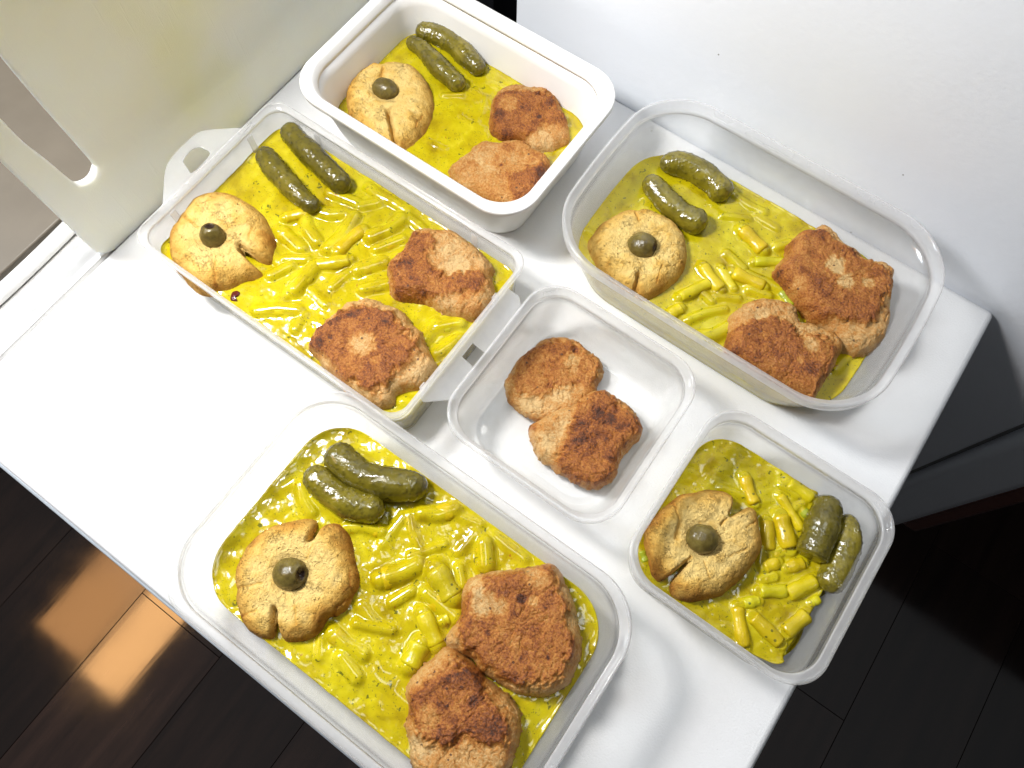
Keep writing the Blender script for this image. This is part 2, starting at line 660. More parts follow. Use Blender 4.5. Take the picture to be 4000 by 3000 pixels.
SAUCE = mat_sauce()
BEAN = mat_bean('wax_bean', (.47, .38, .004), (.62, .51, .010))
BEAN_G = mat_bean('green_bean', (.26, .34, .015), (.40, .46, .03))
GHERKIN = mat_gherkin()
CUTLET = mat_cutlet()
BISCUIT = mat_biscuit()
OLIVE = mat_olive()
TOPWHITE = mat_plain('white_enamel_top', (.80, .80, .80), .45, .4, .08, 9, .0004, 0, 700, True)
FRIDGE = mat_plain('white_fridge_paint', (.82, .85, .90), .34, .5, .03, 8, .0003, 0, 160, True)
GASKET = mat_plain('grey_gasket', (.25, .25, .25), .6)
TRIM = mat_plain('grey_trim', (.42, .46, .50), .3, .5, .1, 60)
STEEL = mat_plain('brushed_steel', (.74, .73, .71), .42, .5, .12, 60, .0002, .55, 500)
COUNTER = mat_plain('beige_counter', (.15, .125, .092), .45, .5, .12, 25, 0, 0, 300, True)
HOSE = mat_plain('white_hose', (.8, .8, .79), .4, .5, .04, 60)
EDGE_REFL = mat_plain('red_brown_edge_reflection', (.16, .06, .045), .35, .5, .2, 20)  # floor's warm reflection on the door edge, put in as colour
DARKWALL = mat_plain('dark_wall', (.012, .012, .014), .6, .3, .2, 10)
BOARD_M = None


def mat_board():
    m, nt, N, L, b = new_mat('milky_cutting_board')
    co = geo_pos(nt)
    n1 = noise(nt, 7, 3, .5, co)
    c = ramp(nt, n1.outputs[0], [(.35, (.84, .85, .78)), (.55, (.82, .80, .69)), (.7, (.79, .77, .55))]).outputs[0]
    # knife scratches
    mp = nt.nodes.new('ShaderNodeMapping')
    L.new(co, mp.inputs[0])
    mp.inputs['Rotation'].default_value = (.5, 0, 0)
    mp.inputs['Scale'].default_value = (1, 500, 22)
    n2 = nt.nodes.new('ShaderNodeTexNoise')
    n2.inputs['Scale'].default_value = 1.0
    n2.inputs['Detail'].default_value = 3
    L.new(mp.outputs[0], n2.inputs['Vector'])
    L.new(c, b.inputs['Base Color'])
    b.inputs['Roughness'].default_value = .42
    b.inputs['Subsurface Weight'].default_value = .6
    b.inputs['Subsurface Radius'].default_value = (.02, .018, .012)
    b.inputs['Subsurface Scale'].default_value = 1.0
    n3 = noise(nt, 1200, 2, .6, co)
    h = mathn(nt, 'ADD', mathn(nt, 'MULTIPLY', ramp(nt, n2.outputs[0], [(.62, 0.0), (.72, 1.0)]).outputs[0], .6), n3.outputs[0])
    bump(nt, h, .35, .0006, b)
    return m


BOARD_M = mat_board()


def mat_floor():
    m, nt, N, L, b = new_mat('dark_wood_floor')
    co = geo_pos(nt)
    mp = nt.nodes.new('ShaderNodeMapping')
    L.new(co, mp.inputs[0])
    mp.inputs['Scale'].default_value = (38, 3.2, 1)
    n = nt.nodes.new('ShaderNodeTexNoise')
    n.inputs['Scale'].default_value = 1.0
    n.inputs['Detail'].default_value = 6
    n.inputs['Roughness'].default_value = .65
    L.new(mp.outputs[0], n.inputs['Vector'])
    ti = nt.nodes.new('ShaderNodeObjectInfo')
    c = ramp(nt, n.outputs[0], [(.3, (.012, .0065, .005)), (.7, (.040, .021, .015))]).outputs[0]
    tone = nt.nodes.new('ShaderNodeMapRange')
    tone.inputs[3].default_value = .5; tone.inputs[4].default_value = 1.5
    L.new(ti.outputs['Random'], tone.inputs[0])
    g = nt.nodes.new('ShaderNodeCombineColor')
    for k in range(3): L.new(tone.outputs[0], g.inputs[k])
    c = mixc(nt, 1.0, c, g.outputs[0], 'MULTIPLY')
    L.new(c, b.inputs['Base Color'])
    b.inputs['Specular IOR Level'].default_value = 1.0
    mp2 = nt.nodes.new('ShaderNodeMapping')
    L.new(co, mp2.inputs[0])
    mp2.inputs['Rotation'].default_value = (0, 0, .55)
    mp2.inputs['Scale'].default_value = (150, 9, 1)
    n2 = nt.nodes.new('ShaderNodeTexNoise')
    n2.inputs['Scale'].default_value = 1.0
    n2.inputs['Detail'].default_value = 4
    L.new(mp2.outputs[0], n2.inputs['Vector'])
    n3 = noise(nt, 9, 4, .6, co)
    rr = nt.nodes.new('ShaderNodeMapRange')
    rr.inputs[3].default_value = .01; rr.inputs[4].default_value = .14
    L.new(n3.outputs[0], rr.inputs[0])
    L.new(rr.outputs[0], b.inputs['Roughness'])
    bump(nt, n2.outputs[0], .12, .00012, b)
    return m


FLOOR_M = mat_floor()

# ------------------------------------------------------------------ the setting
WX0, WX1, WY0, WY1 = -43.55, 17.7, -11.35, 43.1
top = box_obj('worktop', (WX0, WY0, -3.2), (WX1, WY1, 0), TOPWHITE, None, .55, 4)
tag(top, kind='structure', label='white enamel appliance top the food boxes stand on')
tr1 = box_obj('trim', (WX0 + .2, WY0 - .35, -2.4), (WX1 - .3, WY0 + .3, -1.0), TRIM, top, .2, 2)
body = box_obj('cabinet', (WX0 + .4, WY0 + .5, -85), (WX1 - .6, WY1 - .2, -3.25), TOPWHITE, None, .3, 2)
tag(body, kind='structure', label='white cabinet body below the worktop')

# floor of separate dark planks (they run away from the front edge)
floor = box_obj('floor', (-420, -320, -87), (420, 320, -85.9), DARKWALL)
tag(floor, kind='structure', label='dark floor below the worktop')
edges = [-77.4 + 19.0 * k for k in range(-9, 14)]
pb = None
for i, x in enumerate(edges):
    ys = -160 + (i % 3) * 37
    while ys < 120:
        ln = 92
        if pb is None:
            pb = box_obj('plank', (-9.46, 0, -85.9), (9.46, ln - .08, -85), FLOOR_M, floor, .04, 1)
            o = pb
        else:
            o = pb.copy()
            col.objects.link(o)
            o.parent = floor
        o.location = ((x + 9.5) * CM, ys * CM, 0)
        ys += ln

# fridge beside the worktop
fr = empty('fridge', (0, 44, -85))
tag(fr, 'tall white fridge whose smooth side stands against the worktop', 'fridge')
put(box_obj('side_panel', (-29.7, 43.22, -84), (28.1, 101, 75), FRIDGE, None, .35, 3), fr)
put(box_obj('gasket', (28.15, 44.2, -80), (28.95, 100, 74), GASKET), fr)
put(box_obj('door', (29.0, 43.1, -82), (35.2, 101.2, 75), FRIDGE, None, 1.1, 4), fr)
put(box_obj('edge_reflection', (35.0, 43.6, -46), (37.2, 46.5, 70), EDGE_REFL, None, .5, 3), fr)  # added bar, coloured as the wooden floor reflected in the door's curved edge
for yy in (47, 97):
    put(box_obj('foot', (-25, yy - 1.5, -85), (-22, yy + 1.5, -84), GASKET), fr)
    put(box_obj('foot', (22, yy - 1.5, -85), (25, yy + 1.5, -84), GASKET), fr)
wall = box_obj('back_wall', (-420, 104, -86), (420, 108, 75), DARKWALL)
tag(wall, kind='structure', label='dark wall behind the fridge')

# sink end: steel ledge, beige counter, white hose
prof = [(-43.62, -3), (-43.62, -.06), (-43.75, .02), (-44.3, .02), (-44.55, -.12), (-45.9, -.2), (-46.6, -.32), (-47.3, -.75), (-47.9, -1.15), (-48.7, -1.3), (-49.35, -1.1), (-49.4, -3)]
yv = np.linspace(-11.3, 60, 25)
V, Fc = [], []
for y in yv:
    for x, z in prof: V.append((x, y, z + .02 * math.sin(y * .4)))
n = len(prof)
for i in range(len(yv) - 1):
    for k in range(n - 1): Fc.append((i * n + k, i * n + k + 1, (i + 1) * n + k + 1, (i + 1) * n + k))
st = mesh_obj('sink_ledge', V, Fc, STEEL)
tag(st, kind='structure', label='brushed steel sink ledge beside the worktop')
ct = box_obj('counter', (-130, -11.4, -4), (-49.45, 60, -.35), COUNTER, None, .15, 2)
tag(ct, kind='structure', label='beige counter beyond the steel ledge')
cb = box_obj('counter_cabinet', (-129, -11, -85), (-43.8, 59, -4.05), DARKWALL)
tag(cb, kind='structure', label='dark cabinet under the counter')
path = []
for t in np.linspace(0, 1, 40):
    y = -11 + 61 * t
    path.append((-48.15 - .45 * math.exp(-((y - 9) / 6) ** 2) + .12 * math.sin(y * .23), y, -.52))
V, Fc = tube_mesh(path, [.62] * 40, 18)
tag(mesh_obj('hose', V, Fc, HOSE), 'white plastic hose lying along the steel ledge', 'hose')


# cutting board
def arc(cx, cy, r, a0, a1, n=8):
    return [(cx + r * math.cos(math.radians(a0 + (a1 - a0) * i / n)), cy + r * math.sin(math.radians(a0 + (a1 - a0) * i / n))) for i in range(n + 1)]


bo = arc(6.6, 1.4, 1.4, 180, 270) + arc(41.6, 1.4, 1.4, 270, 360) + arc(41.6, 26.6, 1.4, 0, 90) + arc(6.6, 26.6, 1.4, 90, 180)
sl = [(9.65, 7.7), (9.58, 14), (9.65, 20.3), (9.5, 21.0), (9.0, 21.45), (8.3, 21.55), (7.6, 21.2), (7.3, 20.4), (6.95, 17.5), (6.7, 15.6), (6.66, 14), (6.7, 12.4), (6.95, 10.5), (7.25, 7.6), (7.5, 6.85), (8.2, 6.45), (8.9, 6.5), (9.45, 6.95)]
sl = smooth_closed(sl, 90).tolist()
board = plate('cutting_board', bo, [sl], .75, .2, lambda u, v, w: (-43.72 + w, u, v + .03), BOARD_M)
tag(board, 'milky plastic cutting board with handle slot standing on edge', 'board')


# ------------------------------------------------------------------ containers
def rrect(hx, hy, rc, n=20, bx=0.0, by=0.0):
    """rounded rectangle, optionally with bowed sides, as 4*(n+1)+... points"""
    pts = []
    for sx, sy, a0 in ((1, 1, 0), (-1, 1, 90), (-1, -1, 180), (1, -1, 270)):
        for i in range(n + 1):
            a = math.radians(a0 + 90 * i / n)
            pts.append((sx * (hx - rc) + rc * math.cos(a), sy * (hy - rc) + rc * math.sin(a)))
    P = np.array(pts)
    # subdivide straights
    out = []
    for i in range(len(P)):
        a, b = P[i], P[(i + 1) % len(P)]
        d = np.linalg.norm(b - a)
        k = max(1, int(d / .5))
        for j in range(k): out.append(a + (b - a) * j / k)
    P = np.array(out)
    if bx: P[:, 0] -= np.sign(P[:, 0]) * bx * (P[:, 1] / hy) ** 2 * (np.abs(P[:, 0]) / hx)
    if by: P[:, 1] -= np.sign(P[:, 1]) * by * (P[:, 0] / hx) ** 2 * (np.abs(P[:, 1]) / hy)
    return P


class Box:
    def __init__(s, x0, x1, y0, y1, h, rc, ins_b, ins_t, bx=0, by=0, wall=.13):
        s.cx, s.cy = (x0 + x1) / 2, (y0 + y1) / 2
        s.hx, s.hy, s.h, s.rc = (x1 - x0) / 2, (y1 - y0) / 2, h, rc
        s.ib, s.it, s.bx, s.by, s.wall = ins_b, ins_t, bx, by, wall

    def sec(s, inset, z=None):
        """section inset from the rim's outer edge"""
        base = rrect(s.hx, s.hy, s.rc, 16, s.bx, s.by)
        k = np.array([(s.hx - inset) / s.hx, (s.hy - inset) / s.hy])
        return base * k + np.array([s.cx, s.cy])

    def inset_at(s, z, inner=True):
        t = min(max(z / (s.h - 1.0), 0), 1)
        return s.ib + (s.it - s.ib) * t + (s.wall if inner else 0)

    def inner(s, z, extra=0.0):
        return s.sec(s.inset_at(z) + extra)


def loft(secs):
    ns = len(secs[0][0])
    V = []
    for P, z in secs:
        for p in P: V.append((p[0], p[1], z))
    return V, ringfaces(len(secs), ns), ns


def make_box(name, B, label, group, rim_prof, body_mat, rim_mat, collar=.9, foot=.35, cat='container'):
    e = empty(name, (B.cx, B.cy, 0))
    tag(e, label, cat, group)
    w = B.wall
    zt = B.h - collar
    secs = []
    # outside, from the middle of the base up
    for q, z in ((.02, .12), (.5, .12), (.93, .12), (.96, .03), (.985, .03)):
        P = B.sec(B.ib + .25)
        c = np.array([B.cx, B.cy])
        secs.append((c + (P - c) * q, z))
    secs.append((B.sec(B.ib + .10), .12))
    secs.append((B.sec(B.ib), foot))
    for t in (.25, .5, .75, 1):
        z = foot + (zt - foot) * t
        secs.append((B.sec(B.inset_at(z, False)), z))
    # inside, back down
    for t in (1, .75, .5, .25, 0):
        z = foot + .25 + (zt - foot - .25) * t
        secs.append((B.sec(B.inset_at(z)), z))
    secs.append((B.sec(B.ib + w + .16), .30))
    for q in (.985, .93, .5, .02):
        P = B.sec(B.ib + w + .35)
        c = np.array([B.cx, B.cy])
        secs.append((c + (P - c) * q, .22))
    V, F, ns = loft(secs)
    F.append(tuple(range(ns)))
    F.append(tuple(range(len(V) - 1, len(V) - 1 - ns, -1)))
    put(mesh_obj('body', V, F, body_mat), e)
    # rim: closed profile swept round
    secs = [(B.sec(i), B.h + dz) for i, dz in rim_prof]
    V, F, ns = loft(secs)
    n = len(rim_prof)
    for s_ in range(ns):
        s2 = (s_ + 1) % ns
        F.append(((n - 1) * ns + s_, (n - 1) * ns + s2, s2, s_))
    put(mesh_obj('rim', V, F, rim_mat), e)
    return e


def rimprof(it, w, lip=.28, collar=.95):
    return [(it - .02, -collar), (lip * .35, -collar + .05), (.04, -collar + .12), (0, -.12), (.05, -.02), (.12, 0), (lip, 0), (lip + .06, -.03), (lip + .09, -.16), (it + w - .02, -.30), (it + w + .02, -collar - .02)]


def rim_flat(it, w, lip):
    return [(it - .02, -.75), (.12, -.62), (.02, -.5), (0, -.1), (.05, -.02), (.14, .0), (lip - .1, 0), (lip - .02, -.03), (lip + .04, -.12), (it + w, -.5), (it + w + .02, -.77)]


BW = Box(-38.0, -15.85, 23.4, 39.3, 6.6, 3.1, 1.75, .82, 0, 0, .22)
BC = Box(-38.75, -13.75, 6.9, 22.7, 5.5, 1.35, .5, .34, 0, 0, .12)
BE = Box(-14.3, 11.7, 23.6, 41.1, 7.0, 4.6, 1.85, .44, .55, .15, .10)
BF = Box(-20.15, 6.35, -9.95, 6.95, 6.5, 3.7, 2.0, .46, 0, 0, .10)
BG = Box(-12.25, 1.5, 8.75, 22.55, 5.2, 2.6, 1.3, .4, 0, 0, .10)
BH = Box(2.95, 16.6, 7.7, 21.4, 6.0, 2.5, .7, .4, 0, 0, .10)

G_BOX = 'food boxes standing on the white worktop'
eW = make_box('food_tub', BW, 'opaque white plastic tub with thick flat rim holding a full meal', G_BOX, rim_flat(.82, .22, .75), WHITE_TUB, WHITE_TUB, .74, .5, 'tub')
eC = make_box('food_container', BC, 'sharp-cornered milky box with a slotted clip handle at each end', G_BOX, rimprof(.34, .12, .15, .55), PL_BODY, PL_RIM, .54)
eE = make_box('food_container', BE, 'milky box with bowed sides and deep collar standing against the fridge side', G_BOX, rimprof(.44, .10, .17, .95), PL_BODY, PL_RIM, .95)
eF = make_box('food_container', BF, 'clear round-cornered long box at the front edge of the worktop, no clips', G_BOX, rimprof(.46, .10, .15, .8), PL_CLEAR, PL_RIM, .8)
eG = make_box('food_container', BG, 'square milky box holding only two cutlets and no sauce', G_BOX, rimprof(.4, .10, .16, .9), PL_BODY, PL_RIM, .9)
eH = make_box('food_container', BH, 'square clear box at the worktop corner with a biscuit and beans', G_BOX, rimprof(.4, .10, .16, .9), PL_CLEAR, PL_RIM, .9)

# second ring bead inside the rim of the long clear box and of the square ones
for B, e, dz, ii in ((BF, eF, -.42, .55), (BG, eG, -.5, .48), (BH, eH, -.5, .48)):
    secs = [(B.sec(ii + a), B.h + dz + b) for a, b in ((-.06, .04), (0, .06), (.04, .0), (0, -.06), (-.06, -.04))]
    V, F, ns = loft(secs)
    put(mesh_obj('bead', V, F, PL_RIM), [c for c in e.children if c.name.startswith('rim')][0])

body_C = [c for c in eC.children if c.name.startswith('body')][0]
# clips of the sharp-cornered box
CZ = 5.1


def clip_place(u, v, w):
    # u: distance out from the rim, v: along y, flap rising a little
    return (BC.cx - BC.hx + .05 - u * .97, v, CZ + u * .22 + w)


def clip_pts(qs, zn):
    out = []
    for q in qs:
        # intersect with the flap's plane: z = CZ + u*.22
        z = CZ
        for _ in range(6):
            p = at(zn, q, z)
            u = (BC.cx - BC.hx + .05 - p[0]) / .97
            z = CZ + u * .22
        out.append((u, p[1]))
    return out


co_ = clip_pts([(385, 1090), (392, 980), (402, 800), (432, 680), (500, 575), (620, 450), (740, 350), (850, 308), (1000, 296), (1215, 285)], 11)
co_ = [(-.1, co_[0][1] - .1)] + co_ + [(-.1, co_[-1][1] + .1)]
ch_ = clip_pts([(700, 768), (640, 715), (592, 650), (610, 590), (680, 512), (760, 480), (822, 495), (890, 570)], 11)
clip = plate('clip', smooth_closed(co_, 90).tolist(), [smooth_closed(ch_, 48).tolist()], .16, .05, clip_place, PL_CLIP, eC)
xr = BC.cx + BC.hx
fl = [(-.1, 9.6), (.25, 9.5), (1.75, 11.0), (1.85, 11.4), (1.85, 13.6), (.35, 13.65), (.35, 15.0), (1.5, 15.05), (1.85, 15.3), (1.85, 17.6), (1.5, 19.4), (.9, 19.9), (-.1, 19.8)]
plate('clip', fl, [], .16, .05, lambda u, v, w: (xr - .02 + u * .95, v, CZ - .05 - u * .42 + w), PL_CLIP, eC)
for yy in (10.4, 18.9):
    put(box_obj('rib', (BC.cx - BC.hx + .53, yy - .28, .5), (BC.cx - BC.hx + .68, yy + .28, 4.9), PL_RIM, None, .05, 1), body_C)
    put(box_obj('rib', (BC.cx + BC.hx - .68, yy - .28, .5), (BC.cx + BC.hx - .53, yy + .28, 4.9), PL_RIM, None, .05, 1), body_C)
for xx in (-34, -18.5):
    put(box_obj('rib', (xx - .28, BC.cy + BC.hy - .68, .5), (xx + .28, BC.cy + BC.hy - .53, 4.9), PL_RIM, None, .05, 1), body_C)


# ------------------------------------------------------------------ food
def capsule_field(P, beans):
    """height of the upper surface of lying capsules, -9 where there is none"""
    out = np.full(len(P), -9.0)
    for (a, b, r, z, bow) in beans:
        m = (a + b) / 2
        d = b - a
        nrm = np.array([-d[1], d[0]]) / (np.linalg.norm(d) + 1e-6)
        c = m + nrm * bow
        for s, e_ in ((a, c), (c, b)):
            ab = e_ - s
            t = np.clip(((P - s) @ ab) / (ab @ ab + 1e-9), 0, 1)
            q = np.linalg.norm(P - (s + t[:, None] * ab), axis=1)
            hgt = np.where(q < r, z + np.sqrt(np.maximum(r * r - q * q, 0)), -9)
            out = np.maximum(out, hgt)
            # sauce creeping up round it
            fil = z + r * .55 - (q - r * .8) * 1.3
            out = np.maximum(out, np.where((q > r * .8) & (q < r * 2.2), np.minimum(fil, z + r * .6), -9))
    return out


def sauce(name, label, group, outline_top, outline_bot, level, zbot, coated, seed, cx=None, open_edge=None, rough=.10):
    ns, nr = 340, 105
    o = smooth_closed(outline_top, ns) if len(outline_top) < 90 else resample(outline_top, ns)
    ob = smooth_closed(outline_bot, ns) if len(outline_bot) < 90 else resample(outline_bot, ns)
    c = o.mean(0)
    ts = np.linspace(.004, 1, nr)
    P = np.concatenate([c + (o - c) * t for t in ts])
    # relief: slow swell, ladle ridges, lumps of beans just under the surface
    z = level + .12 * fbm(p3(P, .28, seed), 2) + rough * fbm(p3(P, .95, seed + 3), 2) + .018 * fbm(p3(P, 2.6, seed + 9), 2)
    cf = capsule_field(P, coated)
    k = .08
    z = np.where(cf > -5, np.log(np.exp(np.clip((z - level) / k, -20, 20)) + np.exp(np.clip((cf - level) / k, -20, 20))) * k + level, z)
    edge = np.repeat(1 - ts, ns) * np.tile(np.linalg.norm(o - c, axis=1), nr)
    z += .10 * np.exp(-edge / .18)
    if open_edge is not None:
        for (ea, eb, wd) in open_edge:
            ab = eb - ea
            t = np.clip(((P - ea) @ ab) / (ab @ ab), 0, 1)
            q = np.linalg.norm(P - (ea + t[:, None] * ab), axis=1)
            z = np.minimum(z, zbot + .12 + (level - zbot) * np.sqrt(np.clip(q / wd, 0, 1)) * 1.05)
    V = np.column_stack([P, z])
    # skirt
    sk = []
    zl = z[-ns:]
    for t in (.35, .7, 1.0):
        q = o + (ob - o) * t
        sk.append(np.column_stack([q, zl + (zbot - zl) * t]))
    V = np.concatenate([V] + sk)
    F = ringfaces(nr + 3, ns)
    F.append(tuple(range(ns - 1, -1, -1)))
    F.append(tuple(range(len(V) - ns, len(V))))
    ob_ = mesh_obj(name, V, F, SAUCE)
    tag(ob_, label, 'sauce', group)
    return ob_


def resample(P, n):
    P = np.asarray(P)
    d = np.r_[0, np.cumsum(np.linalg.norm(np.roll(P, -1, 0) - P, axis=1))]
    q = np.linspace(0, d[-1], n, endpoint=False)
    return np.column_stack([np.interp(q, d, np.r_[P[:, 0], P[0, 0]]), np.interp(q, d, np.r_[P[:, 1], P[0, 1]])])


def bean_obj(a, b, r, z0, z1, bow, mat, label, group):
    d = b - a
    L_ = np.linalg.norm(d)
    nrm = np.array([-d[1], d[0]]) / (L_ + 1e-6)
    n = 15
    t = np.linspace(0, 1, n)
    xy = a + d * t[:, None] + nrm * (bow * 4 * t * (1 - t))[:, None]
    zz = z0 + (z1 - z0) * t
    path = np.column_stack([xy, zz])
    rad = r * (1 + .07 * np.sin(t * 6.3 * 1.3 + random.random() * 6))
    tx = random.uniform(-.5, .5)
    # cut ends: small rounded edge then a flat, slightly hollow face
    tdir0 = (path[0] - path[1]) / np.linalg.norm(path[0] - path[1])
    tdir1 = (path[-1] - path[-2]) / np.linalg.norm(path[-1] - path[-2])
    pa = [path[0] - tdir0 * .10, path[0] - tdir0 * .02, path[0]]
    pb_ = [path[-1], path[-1] - tdir1 * .02, path[-1] - tdir1 * .10]
    full = np.array([pa[0], pa[1], pa[2]] + list(path[1:-1]) + [pb_[0], pb_[1], pb_[2]])
    rr = np.array([r * .30, r * .42, r * .86] + list(rad[1:-1]) + [r * .86, r * .42, r * .30])
    V, F = tube_mesh_dir(full, rr, path, 16)
    # slight squash
    V[:, 2] = zz.mean() + (V[:, 2] - zz.mean()) * .82
    V += .02 * np.column_stack([fbm(V * 1.7 + 3 * i, 2) for i in range(3)])
    o = mesh_obj('bean_piece', V, F, mat)
    tag(o, label, 'bean', group)
    return o


def tube_mesh_dir(full, rad, path, ns):
    """tube whose cross-section frame follows the overall run of path (safe at turned-in ends)"""
    T = np.gradient(path, axis=0)
    T /= np.linalg.norm(T, axis=1)[:, None]
    k = len(full)
    idx = np.clip(np.round(np.linspace(-2, len(path) + 1, k)), 0, len(path) - 1).astype(int)
    V = []
    up = np.array([0, 0, 1.0])
    for i in range(k):
        t_ = T[idx[i]]
        a = np.cross(t_, up); a /= np.linalg.norm(a)
        b = np.cross(a, t_)
        for j in range(ns):
            th = 2 * math.pi * j / ns
            V.append(full[i] + rad[i] * (math.cos(th) * a + math.sin(th) * b))
    F = ringfaces(k, ns)
    V.append(full[0]); V.append(full[-1])
    c0, c1 = len(V) - 2, len(V) - 1
    for j in range(ns):
        F.append((c0, (j + 1) % ns, j))
        F.append((c1, (k - 1) * ns + j, (k - 1) * ns + (j + 1) % ns))
    return np.array(V), F


def gherkin(zn, axis, rpx, zc, label, group, seed, taper=(.8, .78), cut=False, tilt=0.0):
    """curved warty pickle; axis in enlargement pixels, end points at the tips"""
    pts = ats(zn, axis, zc)
    m = len(pts)
    # spline through the axis
    q = []
    ext = np.vstack([2 * pts[0] - pts[1], pts, 2 * pts[-1] - pts[-2]])
    for i in range(1, m):
        for t in np.linspace(0, 1, 14, endpoint=(i == m - 1)):
            p0, p1, p2, p3_ = ext[i - 1], ext[i], ext[i + 1], ext[i + 2]
            q.append(.5 * ((2 * p1) + (-p0 + p2) * t + (2 * p0 - 5 * p1 + 4 * p2 - p3_) * t * t + (-p0 + 3 * p1 - 3 * p2 + p3_) * t ** 3))
    q = np.array(q)
    d = np.r_[0, np.cumsum(np.linalg.norm(np.diff(q, axis=0), axis=1))]
    Ltot = d[-1]
    pxs = np.linalg.norm(at(zn, (axis[0][0] + 100, axis[0][1]), zc) - at(zn, axis[0], zc)) / 100
    r0 = rpx * pxs * 1.15
    n, ns = 110, 64
    # finer spacing at the tips
    s = .5 - .5 * np.cos(np.linspace(0, math.pi, n))
    if cut: s = s ** .9
    x = np.interp(s * Ltot, d, q[:, 0]); y = np.interp(s * Ltot, d, q[:, 1])
    path = np.column_stack([x, y, zc + tilt * (s - .5)])
    el = r0 / Ltot
    body = np.ones(n)
    a, b = taper
    prof = (a + (1 - a) * sstep(0, .45, s)) * (b + (1 - b) * sstep(0, .45, 1 - s))
    cap0 = np.sqrt(np.clip(1 - (1 - np.clip(s / (el * .95), 0, 1)) ** 2, 0, 1))
    cap1 = np.sqrt(np.clip(1 - (1 - np.clip((1 - s) / (el * .95), 0, 1)) ** 2, 0, 1))
    if cut: cap1 = np.where(s > .965, np.clip((1 - s) / .035, 0, 1) ** .18, 1)
    rad = r0 * prof * cap0 * cap1 * (1 + .04 * np.sin(s * 9 + seed) + .03 * np.sin(s * 17 + 2 * seed))
    T = np.gradient(path, axis=0)
    T /= np.linalg.norm(T, axis=1)[:, None]
    A = np.cross(T, [0, 0, 1.0]); A /= np.linalg.norm(A, axis=1)[:, None]
    Bv = np.cross(A, T)
    th = np.linspace(0, 2 * math.pi, ns, endpoint=False)
    D = np.cos(th)[None, :, None] * A[:, None] + np.sin(th)[None, :, None] * Bv[:, None]
    V = path[:, None] + rad[:, None, None] * D
    V = V.reshape(-1, 3)
    Dn = D.reshape(-1, 3)
    # warts scattered over the skin
    rs = np.random.RandomState(int(seed * 100) % 9999)
    wart = np.zeros(len(V))
    nw = int(300 * Ltot / 6)
    for i in range(nw):
        k = rs.randint(6, n - 6); j = rs.randint(0, ns)
        cpt = V[k * ns + j]
        wr = rs.uniform(.06, .125)
        lo, hi = max(0, (k - 5)) * ns, min(n, k + 6) * ns
        dd = np.linalg.norm(V[lo:hi] - cpt, axis=1)
        wart[lo:hi] = np.maximum(wart[lo:hi], np.exp(-(dd / wr) ** 2))
    live = np.repeat(np.minimum(cap0, cap1) > .6, ns)
    V = V + Dn * ((wart * .05 * live) + .03 * fbm(V * .9 + seed, 3) + .012 * fbm(V * 5 + seed, 2))[:, None]
    F = ringfaces(n, ns)
    o = mesh_obj('gherkin', V, F, GHERKIN, None, True, {'wart': wart})
    tag(o, label, 'gherkin', group)
    return o


def lump_base(zn, outline, zmid, nseg=240, center=None):
    o = ats(zn, outline, zmid)
    o = smooth_closed(o, nseg * 3)
    c = ats(zn, [center], zmid)[0] if center is not None else o.mean(0)
    # resample by angle so the outline is star shaped
    ang = np.unwrap(np.arctan2(o[:, 1] - c[1], o[:, 0] - c[0]))
    return o, c


